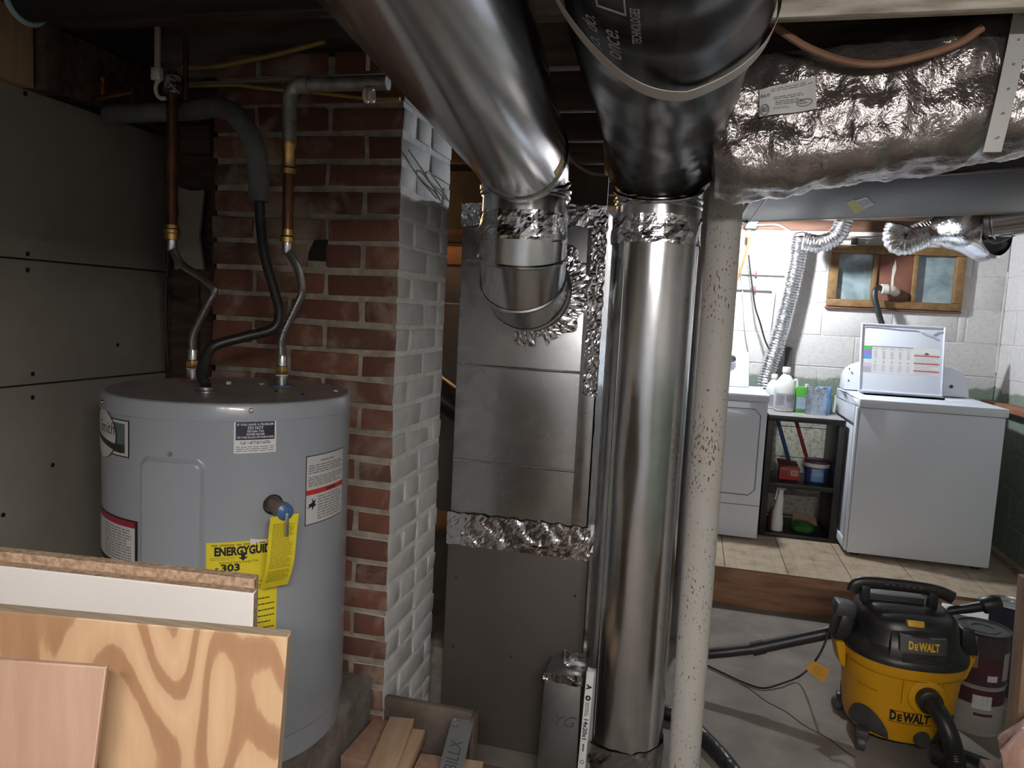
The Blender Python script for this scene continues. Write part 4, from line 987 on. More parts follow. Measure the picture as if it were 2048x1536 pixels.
# --- washer
wx = (.875, 1.565); wy = (4.235, 4.90); wt = 1.052
wa = thing('washing_machine', 'white top-loading washing machine with its lid raised', 'washing machine', (1.22,4.57,ZP))
MB().box(wx[0],wx[1],wy[0],wy[1],ZP+.02,wt-.046).build('cabinet', enamel, wa, bevel=.008)
m = MB(); ox0,ox1,oy0,oy1 = .955,1.40,4.52,4.66
for a in ((wx[0]-.006,wx[1]+.006,wy[0]-.012,oy0),(wx[0]-.006,wx[1]+.006,oy1,wy[1]),(wx[0]-.006,ox0,oy0,oy1),(ox1,wx[1]+.006,oy0,oy1)):
    m.box(a[0],a[1],a[2],a[3],wt-.044,wt)
m.build('top_panel', enamel, wa, bevel=.004)
MB().lathe([(.20,wt-.05),(.21,wt-.2),(.21,.62),(.0001,.60),(.0001,.595),(.215,.61),(.215,wt-.05)], (1.18,4.48,0), 40).build('drum', galvm, wa)
# recessed left side panel
m = MB(); sx_ = wx[0]-.002
for a in ((wy[0]+.0,wy[0]+.05,ZP+.03,wt-.046),(wy[1]-.05,wy[1],ZP+.03,wt-.046),(wy[0]+.05,wy[1]-.05,wt-.14,wt-.046),(wy[0]+.05,wy[1]-.05,ZP+.03,ZP+.08)):
    m.box(sx_-.012,sx_,a[0],a[1],a[2],a[3])
m.build('side_flange', enamel, wa, bevel=.004)
for fx, fy in ((wx[0]+.05,wy[0]+.05),(wx[1]-.05,wy[0]+.05),(wx[0]+.05,wy[1]-.05),(wx[1]-.05,wy[1]-.05)):
    MB().lathe([(.0001,0),(.02,0),(.02,.02),(.0001,.02)], (fx,fy,ZP), 14).build('foot', blackrub, wa)
cons = []
for i in range(13):
    a = PI - PI*i/12; cons.append((1.215 + (.335 if True else 0)*math.copysign(abs(math.cos(a))**.45, math.cos(a)), wt + .005 + .175*abs(math.sin(a))**.55))
m = MB(); n = len(cons)
m.add([(x, 4.74+.04*(z-wt)/.18, z) for x,z in cons] + [(x, 4.90, z) for x,z in cons], [tuple(range(n-1,-1,-1)), tuple(range(n,2*n))] + [(i,(i+1)%n,n+(i+1)%n,n+i) for i in range(n)])
co = m.build('console', enamel, wa, bevel=.006)
MB().lathe([(.0001,0),(.006,0),(.009,.004),(.009,.01),(.0001,.01)], (1.455,4.756,1.115), 14, Matrix.Rotation(R(90),3,'X')).build('button', ink, co)
for z in (1.175,1.105): MB().box(.90,.905,4.75,4.757,z,z+.012).build('print_mark', ink, co)
# lid
tl = R(12); lw0, lw1 = .945, 1.392; hy, hz = 4.675, wt+.006
def lidp(a, b, h): # a across, b up the lid, h out of its face
    return Vector((a, hy + b*math.sin(tl) - h*math.cos(tl), hz + b*math.cos(tl) + h*math.sin(tl)))
m = MB(); poly = [(lw0,0),(lw1,0),(lw1,.405),(lw0,.405)]
m.prism(poly, lidp, -.012, .0); lid = m.build('lid', enamel, wa, bevel=.004)
m = MB(); P = [(lw0+.004,.004),(lw1-.004,.004),(lw1-.004,.401),(lw0+.004,.401)]
m.tube([lidp(a,b,.004) for a,b in P]+[lidp(*P[0],.004),lidp(*P[1],.004)], .0075, 8, caps=False); m.build('lid_rim', enamel, lid)
m = MB(); m.tube([lidp(x,y,.002) for x,y in ((.965,.38),(.972,.387),(1.05,.385),(1.15,.378),(1.24,.377),(1.255,.372))], .004, 6); m.tube([lidp(x,y,.001) for x,y in ((1.27,.366),(1.30,.352),(1.335,.34),(1.352,.332))], .006, 6); m.tube([lidp(x,y,.001) for x,y in ((1.33,.355),(1.355,.372),(1.38,.376))], .006, 6)
m.build('worn_groove', greyl, lid)
lm = lambda a,b: lidp(lw0+a, b, .0007)
MB().add([lm(.02,.115),lm(.425,.115),lm(.425,.275),lm(.02,.275)],[(0,1,2,3)]).build('instruction_label', paper, lid)
lm2 = lambda a,b: lidp(lw0+a, b, .0014)
def patch(nm, x0,x1,y0,y1,mat): MB().add([lm2(x0,y0),lm2(x1,y0),lm2(x1,y1),lm2(x0,y1)],[(0,1,2,3)]).build(nm, mat, lid)
patch('label_cell',.02,.064,.247,.273,greenl); patch('label_cell',.02,.064,.222,.246,purplel); patch('label_cell',.02,.064,.196,.221,skybl)
patch('label_cell',.02,.064,.150,.172,pinkl); patch('label_cell',.02,.064,.118,.148,greyl)
for y in (.225,.180,.136): patch('label_band',.29,.424,y,y+.008,redl)
patch('label_rule',.064,.285,.270,.274,inkgrey)
m = MB()
for i in range(5):
    x = .085+.044*i; bars(m, lm2, x-.014, x+.014, .252, .266, 2, .35, ragged=False, words=2); bars(m, lm2, x-.007, x+.007, .200, .245, 5, .5, ragged=False, words=1); bars(m, lm2, x-.009, x+.009, .125, .165, 5, .35, words=2)
bars(m, lm2, .295, .42, .235, .243, 1, .3); bars(m, lm2, .295, .42, .19, .22, 3, .3); bars(m, lm2, .295, .42, .146, .176, 3, .3); bars(m, lm2, .295, .42, .118, .132, 2, .3)
m.build('fine_print', greyl, lid)
m = MB()
for i in range(5): m.prism([(.083+.044*i,.176),(.087+.044*i,.176),(.085+.044*i,.190)], lambda a,b,h: lm2(a,b), 0, 1)
m.prism([(.345,.236),(.369,.236),(.366,.246),(.362,.242),(.358,.252),(.355,.244),(.350,.250),(.349,.242)], lambda a,b,h: lm2(a,b), 0, 1)
m.build('pictogram', ink, lid)

# --- dryer
dx = (-.27, .42); dy = (4.325, 4.86); dt = 1.028
dr = thing('clothes_dryer', 'white clothes dryer partly hidden behind the white post', 'dryer', (.07,4.65,ZP))
MB().box(dx[0],dx[1],dy[0],dy[1],ZP+.01,dt-.044).build('cabinet', enamel, dr, bevel=.007)
MB().box(dx[0]-.006,dx[1]+.006,dy[0]-.012,dy[1],dt-.042,dt).build('top_panel', enamel, dr, bevel=.006)
dm = MB(); q = [(-.20,.46),(.350,.46),(.378,.49),(.378,.905),(.350,.935),(-.20,.935)]
dm.prism(q, lambda a,b,h: Vector((a,dy[0]-h,b)), .0005, .012); do = dm.build('door', enamel, dr, bevel=.003)
MB().tube([Vector((a,dy[0]-.0008,b)) for a,b in [(-.20,.452),(.354,.452),(.386,.486),(.386,.909),(.354,.943),(-.20,.943)]], .0028, 6).build('door_gap', inkgrey, dr)
MB().box(dx[0]+.002,dx[1]-.002,dy[0]-.0012,dy[0]+.002,.392,.396).build('panel_gap', inkgrey, dr)
m = MB(); m.hexa([(dx[0]+.01,4.72,dt),(.34,4.72,dt),(.34,4.86,dt),(dx[0]+.01,4.86,dt)],[(dx[0]+.02,4.77,dt+.215),(.33,4.77,dt+.215),(.33,4.86,dt+.215),(dx[0]+.02,4.86,dt+.215)])
co = m.build('console', enamel, dr, bevel=.012)
MB().lathe([(.0001,.032),(.022,.03),(.026,.024),(.028,.0)], (.228,4.757,1.19), 24, Matrix.Rotation(R(74),3,'X')).build('knob', galvm, co)

# --- black shelf
sh = thing('shelf_unit', 'small black two-tier shelf between the dryer and the washing machine', 'shelf', (.65,4.65,ZP))
s0, s1, t0_, t1_ = .44, .855, 4.45, 4.85; st_ = .905
MB().box(s0,s0+.035,t0_,t1_,ZP,st_-.032).build('side_panel', shelfblack, sh, bevel=.003); MB().box(s1-.035,s1,t0_,t1_,ZP,st_-.032).build('side_panel', shelfblack, sh, bevel=.003)
MB().box(s0,s1,t0_,t1_,st_-.032,st_-.001).build('top', shelfblack, sh, bevel=.004); MB().box(s0+.003,s1-.003,t0_+.003,t1_-.003,st_-.001,st_).build('dust_layer', dusty, sh)
MB().box(s0+.035,s1-.035,t0_,t1_,.487,.512).build('shelf_board', shelfblack, sh, bevel=.002); MB().box(s0+.035,s1-.035,t0_,t1_,ZP,.218).build('shelf_board', shelfblack, sh, bevel=.002)

# --- things on the shelf
def jug(x, y, label, s=1.0):
    t = thing('detergent_jug', label, 'jug', (x,y,st_))
    MB().lathe([(r*s,z*s) for r,z in [(.0001,.0),(.050,.0),(.058,.006),(.060,.02),(.060,.115),(.057,.15),(.048,.185),(.030,.21),(.020,.22),(.019,.235),(.0001,.235)]], (x,y,st_), 32).build('body', jugmat, t)
    MB().lathe([(r*s,z*s) for r,z in [(.0001,.235),(.024,.235),(.024,.262),(.022,.266),(.0001,.266)]], (x,y,st_), 24).build('cap', whitepl, t)
    MB().tube(spline([(x+.045*s,y+.02,st_+.175*s),(x+.062*s,y+.02,st_+.19*s),(x+.070*s,y+.02,st_+.15*s),(x+.058*s,y+.02,st_+.11*s)],5), .009*s, 10).build('handle', jugmat, t)
    lb = MB().grid(lambda u,v: Vector((x+(.061*s)*math.cos(R(-150+130*u)), y+(.061*s)*math.sin(R(-150+130*u)), st_+(.022+.088*v)*s)), 16, 2).build('label', lavender, t)
    fnl = lambda a,b: Vector((x+(.0617*s)*math.cos(R(-85)+a/.06), y+(.0617*s)*math.sin(R(-85)+a/.06), st_+.066*s+b))
    m = MB(); bars(m, fnl, -.055, -.01, -.03, .035, 8, .4); bars(m, fnl, .0, .05, -.005, .035, 4, .4); m.build('fine_print', inkgrey, lb)
    m = MB(); m.add([fnl(.0,-.01),fnl(.05,-.01),fnl(.05,.008),fnl(.0,.008)],[(0,1,2,3)]); m.build('white_panel', paper, lb)
    return t
jug(.545,4.70,'cloudy white detergent jug with lavender label, nearest the dryer')
jug(.490,4.80,'smaller pale jug half hidden behind the lavender-labelled jug', .8)
t = thing('green_carton', 'bright green carton with a pale blue table printed on it', 'carton', (.645,4.69,st_))
MB().box(.608,.682,4.672,4.71,st_,st_+.155).build('box', greentex, t, bevel=.002)
MB().box(.612,.678,4.671,4.672,st_+.02,st_+.095).build('blue_panel', blueinkl, t)
m = MB(); bars(m, lambda a,b: Vector((a,4.6705,b)), .618,.672,st_+.026,st_+.09,6,.4,ragged=False,words=3); m.build('fine_print', paper, t)
MB().lathe([(.0001,0),(.011,0),(.011,.018),(.0001,.018)], (.665,4.69,st_+.155), 16).build('spout_cap', whitepl, t)
def pouch(x, y, w, h, mat, label, cat='pouch', th=.028):
    t = thing('foil_pouch', label, cat, (x,y,st_))
    def fn(u, v, s):
        b = math.sin(PI*min(1,max(0,u)))**.5*(1-v)**.45*th; return Vector((x-w/2+w*u + .004*nz((u*3,v*3,s),2), y + s*b*(.9+.2*nz((u*3,v*4,s),3)), st_+h*v))
    m = MB(); m.grid(lambda u,v: fn(u,v,-1), 20, 24); m.grid(lambda u,v: fn(u,v,1), 20, 24); m.build('pouch', mat, t); return t
pouch(.715,4.63,.115,.165,foil('silver_blue_pouch', (.50,.60,.72), .25, 25, 80, .5),'crinkled silver pouch with blue print in front of the green carton')
pouch(.765,4.70,.085,.165,bluepouch,'blue pouch standing behind the crinkled silver one')
tag(MB().box(.79,.825,4.74,4.80,st_,st_+.12).build('green_box', pm('olive_green_box',(.11,.22,.08),None,rough=.5), bevel=.002), 'small dull green box at the washer end of the shelf top', 'box')
tag(MB().lathe([(.0001,0),(.006,0),(.008,.008),(.0001,.012)], (.665,4.60,st_), 12).build('bottle_cap', chrome), 'tiny shiny cap on the dusty shelf top', 'cap')
t = thing('red_carton', 'red carton with a barcode on the middle shelf', 'carton', (.595,4.62,.512))
MB().box(.54,.655,4.58,4.66,.512,.585).build('box', redbox, t, bevel=.002); MB().hexa([(.54,4.66,.585),(.655,4.66,.585),(.655,4.662,.585),(.54,4.662,.585)],[(.53,4.70,.615),(.645,4.70,.605),(.645,4.702,.605),(.53,4.702,.615)]).build('flap', pm('dark_red_flap',(.12,.03,.025),None,rough=.6), t)
MB().box(.605,.645,4.579,4.58,.54,.568).build('barcode_panel', paper, t)
m = MB(); [m.box(.609+.0045*i,.6115+.0045*i,4.5785,4.579,.543,.565) for i in range(8)]; m.build('barcode_bars', ink, t)
m = MB(); bars(m, lambda a,b: Vector((a,4.5793,b)), .548,.59,.53,.57,3,.4); m.build('fine_print', canlabel_red, t)
t = thing('pod_tub', 'blue plastic tub with purple lid on the middle shelf', 'tub', (.745,4.60,.512))
MB().lathe([(.0001,0),(.058,0),(.060,.004),(.068,.095),(.0001,.095)], (.745,4.60,.512), 36).build('body', tubblue, t)
MB().lathe([(.0001,.094),(.0715,.094),(.0725,.116),(.0001,.116)], (.745,4.60,.512), 36).build('rim', whitepl, t)
MB().lathe([(.0001,.116),(.071,.116),(.070,.130),(.064,.134),(.0001,.134)], (.745,4.60,.512), 36).build('lid', purple, t)
fnt = lambda a,b: Vector((.745+.0685*math.cos(R(-95)+a/.066), 4.60+.0685*math.sin(R(-95)+a/.066), .56+b))
MB().grid(lambda u,v: fnt(-.03+.07*u,-.035+.075*v), 10, 2).build('label', bluepouch, t)
m = MB(); bars(m, lambda a,b: Vector((.745+.069*math.cos(R(-95)+a/.066), 4.60+.069*math.sin(R(-95)+a/.066), .56+b)), -.025,.035,-.005,.035,6,.4); m.build('fine_print', paper, t)
t = thing('spray_bottle', 'white trigger spray bottle on the lowest shelf', 'bottle', (.545,4.52,.218))
m = MB(); m.tube([(.545,4.52,.218),(.545,4.52,.26),(.543,4.52,.33),(.549,4.52,.40),(.552,4.52,.445)], [.032,.033,.027,.021,.013], 24, section=lambda a:(math.cos(a)*.75, math.sin(a))); m.build('body', whitepl, t)
MB().tube([(.552,4.52,.445),(.553,4.52,.463)], .014, 16).build('collar', whitepl, t)
m = MB(); m.hexa([(.525,4.508,.463),(.580,4.508,.463),(.580,4.532,.463),(.525,4.532,.463)],[(.528,4.510,.497),(.566,4.510,.505),(.566,4.530,.505),(.528,4.530,.497)]); m.build('trigger_head', pm('grey_blue_plastic',(.30,.34,.40),None,rough=.4), t, bevel=.004)
MB().hexa([(.519,4.515,.40),(.526,4.515,.40),(.526,4.525,.40),(.519,4.525,.40)],[(.527,4.515,.463),(.535,4.515,.463),(.535,4.525,.463),(.527,4.525,.463)]).build('trigger', whitepl, t, bevel=.002)
tag(MB().tube([(.515,4.54,.219),(.515,4.54,.28),(.517,4.54,.33),(.518,4.54,.35)], [.02,.022,.014,.008], 18).build('dark_bottle', pm('dark_red_bottle',(.10,.03,.03),None,rough=.4)), 'dark reddish bottle tucked behind the white spray bottle', 'bottle')
m = MB(); m.lathe([(.0001,0),(.055,0),(.068,.012),(.066,.035),(.045,.05),(.0001,.052)], (.69,4.56,.218), 36); m.jitter(.012, 22); lo = min(p.z for p in m.v); m.v = [p+Vector((0,0,.2185-lo)) for p in m.v]
tag(m.build('green_bag', greenbag), 'flat green plastic bag on the lowest shelf', 'bag')
tag(MB().hexa([(.66,4.72,.219),(.80,4.72,.219),(.80,4.74,.219),(.66,4.74,.219)],[(.655,4.75,.285),(.79,4.75,.262),(.79,4.752,.262),(.655,4.752,.285)]).build('paper_flap', tanpaper), 'tan paper flap behind the green bag', 'paper')
def stick(name, label, a, b, r, mat): return tag(MB().cyl(a, b, r, r, 14).build(name, mat), label, 'handle')
stick('broom_handle', 'blue broom handle leaning behind the black shelf', at(1587,955,Y=4.885), at(1547,822,Y=4.885)+Vector((0,0,.03)), .0125, blueplast)
stick('mop_handle', 'red mop handle leaning behind the black shelf', at(1622,945,Y=4.885), at(1583,822,Y=4.885)+Vector((0,0,.03)), .0115, redplast)

# --- dryer vent hose
def flex(name, label, pts, r, cat='duct', pitch=.017, depth=.007, mat=flexfoil, parent=None):
    P = resample(spline(pts, 20), pitch/4); rad = [r - depth*(1 if i % 4 in (0,) else .45 if i % 2 else 0) for i in range(len(P))]
    m = MB(); m.tube(P, rad, 30); m.v = [p + Vector((nz(p,60,1),nz(p,60,4),nz(p,60,8)))*.0025 for p in m.v]
    return tag(m.build(name, mat, parent, ang=70), label, cat)
fx = [at(x,y,Y=4.955) for x,y in ((1598,490),(1590,540),(1572,620),(1553,690),(1535,750),(1528,800))]
flex('dryer_vent_hose', 'silver ribbed vent hose slanting down the white wall to the dryer', [at(1600,474,Y=4.955)] + fx + [at(1526,860,Y=4.955)], .056)
flex('ceiling_vent_hose', 'short silver ribbed hose curving up to the ceiling left of the window', [at(x,y,Y=4.80) for x,y in ((1606,482),(1640,487),(1672,473),(1687,445),(1690,415))], .055)
tag(MB().tube([at(x,y,Y=4.72) for x,y in ((1583,500),(1583,478),(1592,466),(1606,464),(1620,470),(1626,490))], .004, 8).build('wire_hanger', blackrub), 'dark wire loop round the top of the slanting vent hose', 'wire')
tag(MB().box(.565,.605,4.99,5.035,.93,1.28).jitter(.006,10).build('dark_pipe_boot', darkpl, bevel=.01), 'dark pipe boot on the wall behind the slanting vent hose', 'pipe')
tag(MB().hexa([at(1612,440,Y=4.7),at(1672,440,Y=4.7),at(1672,440,Y=4.75),at(1612,440,Y=4.75)][:4],[p+Vector((.0,0,.04)) for p in [at(1612,440,Y=4.7),at(1672,440,Y=4.7),at(1672,440,Y=4.75),at(1612,440,Y=4.75)]]).build('white_bracket', whitepl), 'white panel edge by the ceiling above the vent hoses', 'bracket')
# second flex line with a foil boot and round pipe at the right
rv = thing('right_vent_run', 'ribbed hose, bulging foil boot and round pipe hung before the window top', 'duct', at(1900,520,Y=4.2))
flex('ribbed_hose', None, [at(x,y,Y=4.25) for x,y in ((1800,452),(1793,472),(1800,484),(1818,482),(1850,468),(1900,452))], .070, None, pitch=.013, parent=rv)
m = MB(); P = [at(1868,460,Y=4.25), at(1890,458,Y=4.22), at(1925,456,Y=4.16), at(1965,454,Y=4.1), at(1992,452,Y=4.06), at(1998,452,Y=4.05)]
m.tube(P, [.074,.095,.125,.165,.155,.14], 60, caps=False); m.v = [p + Vector((nz(p,9,1),nz(p,9,4),nz(p,9,7)))*.022 for p in m.v]; m.v = [Vector((p.x,p.y,min(p.z,2.045+.002*math.sin(p.x*90)))) for p in m.v]
m.build('foil_boot', foil('smooth_foil', (.78,.79,.82), .14, 9, 40, .35), rv, ang=60)
t = rv
a, b = at(1960,446,Y=4.05), at(2130,420,Y=3.9); b = a + (b-a)*((1.78-a.x)/(b.x-a.x))
MB().tube([a,b], .085, 40).build('pipe', galvm, t); m = MB(); ringset(m, a.lerp(b,.1), b-a, .086, .004); m.build('bead', galvm, t)
MB().tube(spline([at(x,y,Y=3.98) for x,y in ((1968,470),(1985,486),(2010,480),(2048,462))],6), .003, 6).build('hanger_wire', greywire, rv)

# --- wall plumbing and cords
def wallpipe(name, label, pts): 
    return tag(MB().tube([Vector((x,5.03,z)) for x,z in pts], .011, 12).build(name, greenpaint_pipe), label, 'pipe')
wallpipe('wall_pipe', 'upper of two painted pipes running along the white wall', [(.05,1.742),(.53,1.742)])
wallpipe('wall_pipe', 'lower painted pipe on the white wall that turns down behind the hose', [(.05,1.643),(.45,1.643),(.462,1.635),(.465,1.62),(.455,1.30)])
for x, z in ((.345,1.742),(.345,1.643)): tag(MB().box(x-.008,x+.008,5.012,5.046,z-.018,z+.018).build('pipe_clamp', redring, bevel=.003), 'small reddish clamp on the %s wall pipe' % ('upper' if z > 1.7 else 'lower'), 'clamp')
t = thing('outlet_box', 'pale blue outlet box with an orange plug under the joists', 'outlet', at(1503,455,Y=4.9))
p = at(1503,450,Y=4.9); MB().box(p.x-.035,p.x+.03,4.88,4.93,p.z-.02,p.z+.045).build('box', tealbox, t, bevel=.004)
p2 = at(1497,470,Y=4.88); MB().box(p2.x-.014,p2.x+.014,4.865,4.895,p2.z-.02,p2.z+.03).build('plug', orangecord, t, bevel=.004)
cable('orange_cord', 'orange extension cord hanging from the blue outlet box', [at(x,y,Y=4.88) for x,y in ((1497,472),(1496,490),(1490,510),(1478,548),(1462,592),(1448,640))], .0065, orangecord)
cable('black_wall_cable', 'thin black cable zigzagging down the white wall to the hose', [at(x,y,Y=4.93) for x,y in ((1497,510),(1503,560),(1510,612),(1520,645),(1530,680),(1540,700),(1556,722))], .0055, blackrub)
cable('white_wall_cable', 'cream cable along the rim joist above the pipes', [at(x,y,Y=4.98) for x,y in ((1512,450),(1555,450),(1580,462),(1610,470),(1700,474),(1785,474))], .006, cream_cable)
cable('grey_wall_cable', 'grey cable hanging down the white wall near the post', [at(x,y,Y=5.035) for x,y in ((1473,500),(1484,570),(1490,660),(1497,705))], .004, pm('pale_grey_cable',(.42,.40,.39),None,rough=.6))
# drain elbow and hose in the window board
t = thing('drain_elbow', 'white plastic drain elbow poking through the window board', 'pipe', (1.14,5.0,1.62))
MB().tube(spline([(1.175,5.045,1.655),(1.165,5.0,1.66),(1.14,4.975,1.665),(1.10,4.965,1.667)],6), .028, 22).build('elbow', offwhite, t)
MB().tube([(1.112,4.967,1.667),(1.078,4.962,1.667)], .033, 22).build('socket', offwhite, t)
cable('drain_hose', 'black washer hose hooked over from the white drain elbow', [(1.10,4.962,1.667),(1.065,4.955,1.675),(1.042,4.945,1.655),(1.045,4.935,1.60),(1.075,4.92,1.50),(1.11,4.91,1.40),(1.14,4.91,1.28),(1.15,4.93,1.15)], .017, blackrub, 'hose')
tag(MB().box(1.70,1.784,4.30,5.0,1.0,1.035).build('wall_ledge', pm('red_brown_ledge',(.26,.11,.06),(.36,.17,.10),6,.6), bevel=.004), 'red-brown wooden ledge along the right wall by the washer', 'ledge')

# ================================================================== SHOP VACUUM
VC = Vector((.775, 2.76, 0)); VROT = Matrix.Rotation(R(4), 4, 'Z')
vac = thing('shop_vacuum', 'yellow and black shop vacuum on casters in front of the platform', 'vacuum', VC)
VM = Matrix.Translation(VC) @ VROT
def vb_(mb, name, mat, parent=vac, **k): mb.xf(VM); return mb.build(name, mat, parent, **k)
def se(a, n=2.6):
    c, s = math.cos(a), math.sin(a); k = (abs(c)**n + abs(s)**n)**(-1/n); return k
def vlathe(prof, n=72, e=2.35):
    m = MB(); vs = []
    for r, z in prof:
        for j in range(n):
            a = 2*PI*j/n; k = se(a, e) if r > .02 else 1; vs.append(Vector((r*k*math.cos(a), r*k*math.sin(a), z)))
    kk = len(prof); fs = [(i*n+j, i*n+(j+1)%n, (i+1)*n+(j+1)%n, (i+1)*n+j) for i in range(kk-1) for j in range(n)]
    fs += [tuple(range(n-1,-1,-1)), tuple((kk-1)*n+j for j in range(n))]; return m.add(vs, fs)
tubprof = [(.150,.055),(.160,.058),(.166,.075),(.174,.16),(.184,.27),(.187,.295),(.194,.297),(.196,.325),(.190,.33)]
tub = vb_(vlathe(tubprof), 'tub', yellowpl)
def tubr(z):
    for (r0,z0),(r1,z1) in zip(tubprof[:-1],tubprof[1:]):
        if z0 <= z <= z1: return r0+(r1-r0)*(z-z0)/max(1e-6,z1-z0)
    return .19
def ts(a, z, off=.0):   # on the tub at angle a deg (-90 = front)
    r = (tubr(z)*se(R(a),2.35)) + off; return Vector((r*math.cos(R(a)), r*math.sin(R(a)), z))
vb_(vlathe([(.192,.322),(.200,.326),(.201,.338),(.194,.350)]), 'head_skirt', blackpl)
headprof = [(.194,.345),(.188,.356),(.170,.372),(.163,.385),(.158,.43),(.151,.455),(.136,.47),(.10,.478),(.0001,.480)]
head = vb_(vlathe(headprof, e=2.8), 'motor_head', blackpl)
# front fascia block
def fas(u, v):
    a = (u-.5)*.19*(1-.12*v); z = .347+.105*v; y = -.196+.05*v**2.2 + .018*(2*u-1)**2; return Vector((a,y,z))
m = MB(); m.shell(fas, 16, 12, (0,.06,0)); fa_ = vb_(m, 'fascia', blackpl, head)
def brand(m, fn, cx, w, sz):   # D, small capital E, WALT
    put_text(m, 'D', fn, cx-w*.42, 0, sz, width=w*.16, bold=.05); put_text(m, 'E', fn, cx-w*.26, -sz*.085, sz*.76, width=w*.11, bold=.05); put_text(m, 'WALT', fn, cx+w*.16, 0, sz, width=w*.68, bold=.05)
def fas2(u, v):
    a = (u-.5)*.14; z = .385+.05*v; y = -.204+.010*v + .010*(2*u-1)**2; return Vector((a,y,z))
m = MB(); m.shell(fas2, 10, 6, (0,.03,0)); vb_(m, 'badge_plate', darkpl, head)
m = MB(); brand(m, lambda x,y: Vector((x, -.2065+.010*((.408+y-.385)/.05)+.010*(x/.07)**2, .408+y)), 0, .094, .034); vb_(m, 'lettering', yellowink2, head)
m = MB()
for i in range(5): m.box(-.06,.06,-.2055+.001*i,-.199,.353+.006*i,.3555+.006*i)
vb_(m, 'louvres', darkpl, head)
m = MB(); m.obox((-.015,-.145,.462),(.052,.028,.022),Matrix.Rotation(R(-20),3,'X')); vb_(m, 'power_switch', pm('switch_yellow',(.62,.36,.03),None,rough=.4), head, bevel=.005)
# top handle
m = MB(); m.tube(spline([(-.175,.0,.500),(-.165,0,.527),(-.13,0,.538),(-.05,0,.540),(.05,0,.538),(.11,0,.530),(.15,0,.515)],8), .0165, 16, section=lambda a:(math.cos(a)*.8, math.sin(a)*1.3)); vb_(m, 'handle', blackpl)
for x in (-.135,.085):
    m = MB(); m.obox((x,0,.50),(.03,.03,.06)); vb_(m, 'handle_post', blackpl, bevel=.004)
m = MB()
for i in range(6): m.obox((-.07+.022*i,0,.5435-.0005*i),(.014,.038,.008))
vb_(m, 'grip_ridges', darkpl, bevel=.002)
m = MB(); m.obox((-.03,.03,.487),(.19,.05,.03)); vt = vb_(m, 'vent_block', ventgrey, bevel=.006)
m = MB(); [m.obox((-.03,.004,.478+.006*i),(.18,.004,.0025)) for i in range(4)]; vb_(m, 'vent_slots', blackpl, vt)
# side latches and lugs
for s in (-1,1):
    m = MB(); m.hexa([(s*.178,-.045,.335),(s*.235,-.045,.335),(s*.235,.045,.335),(s*.178,.045,.335)],[(s*.172,-.042,.425),(s*.212,-.042,.428),(s*.212,.042,.428),(s*.172,.042,.425)]); vb_(m, 'latch', blackpl, bevel=.008)
    m = MB(); m.hexa([(s*.185,-.04,.235),(s*.205,-.04,.25),(s*.205,.04,.25),(s*.185,.04,.235)],[(s*.19,-.045,.33),(s*.226,-.045,.33),(s*.226,.045,.33),(s*.19,.045,.33)]); vb_(m, 'side_lug', yellowpl, bevel=.005)
m = MB(); m.obox((-.20,-.005,.44),(.07,.075,.05),Matrix.Rotation(R(8),3,'Y')); vb_(m, 'cord_hook', darkpl, bevel=.012)
# panel lines on the tub
m = MB()
for aa, z0, z1 in ((-104,.20,.285),(-66,.20,.285)): m.tube([ts(aa,z0+(z1-z0)*i/6,.0006) for i in range(7)], .0015, 5)
m.tube([ts(-160+i*2,.285,.0006) for i in range(60)], .0014, 5); m.tube([ts(-150+i*3,.225-.0006*i,.0006) for i in range(9)], .0014, 5)
vb_(m, 'panel_line', pm('dark_yellow_groove',(.28,.14,.003),None,rough=.5))
# letters on the tub
m = MB(); fnv = lambda x,y: ts(-90 + math.degrees(x/.178), .150+y, .0012)
brand(m, fnv, -.01, .125, .044)
for y in (.020,-.020): m.add([fnv(-.075+.0135*i, y+dy_) for i in range(11) for dy_ in (-.0012,.0012)], [(2*i,2*i+2,2*i+3,2*i+1) for i in range(10)])
vb_(m, 'tub_lettering', ink)
# dark wheel arches and casters
for aa in (-138,-42,42,138):
    m = MB(); m.grid(lambda u,v: ts(aa-27+54*u, .056 + (.098*math.sin(PI*u)**.6)*v, .0015+.002*v), 22, 8); vb_(m, 'wheel_arch', darkpl)
    cpos = Vector((.182*math.cos(R(aa)), .182*math.sin(R(aa)), 0)); rr_ = Matrix.Rotation(R(aa+30),3,'Z')
    m = MB(); m.obox(cpos+Vector((0,0,.055)), (.05,.04,.03), rr_); ca = vb_(m, 'caster', darkpl, bevel=.006)
    m = MB(); m.cyl(cpos + rr_ @ Vector((.014,-.014,.026)), cpos + rr_ @ Vector((.014,.014,.026)), .026, .026, 24); vb_(m, 'wheel', darkpl, ca, bevel=.004)
    m = MB(); m.cyl(cpos + rr_ @ Vector((.014,-.016,.026)), cpos + rr_ @ Vector((.014,.016,.026)), .009, .009, 14); vb_(m, 'hub', ventgrey, ca)
# drain cap low in front
m = MB(); m.lathe([(.0001,.014),(.024,.014),(.028,.0)], ts(-78,.082,-.002), 24, Matrix.Rotation(R(90),3,'X')); vb_(m, 'drain_cap', darkpl)
# inlet
inl = ts(-80,.232)
m = MB(); m.lathe([(.062,-.004),(.058,.006),(.046,.010),(.0001,.010)], inl, 36, Matrix.Rotation(R(90),3,'X')); vb_(m, 'inlet_boss', yellowpl)
m = MB(); m.lathe([(.040,.0),(.038,.03),(.030,.034),(.0001,.034)], inl+Vector((0,-.008,0)), 30, Matrix.Rotation(R(90),3,'X')); vb_(m, 'inlet_cuff', blackpl)
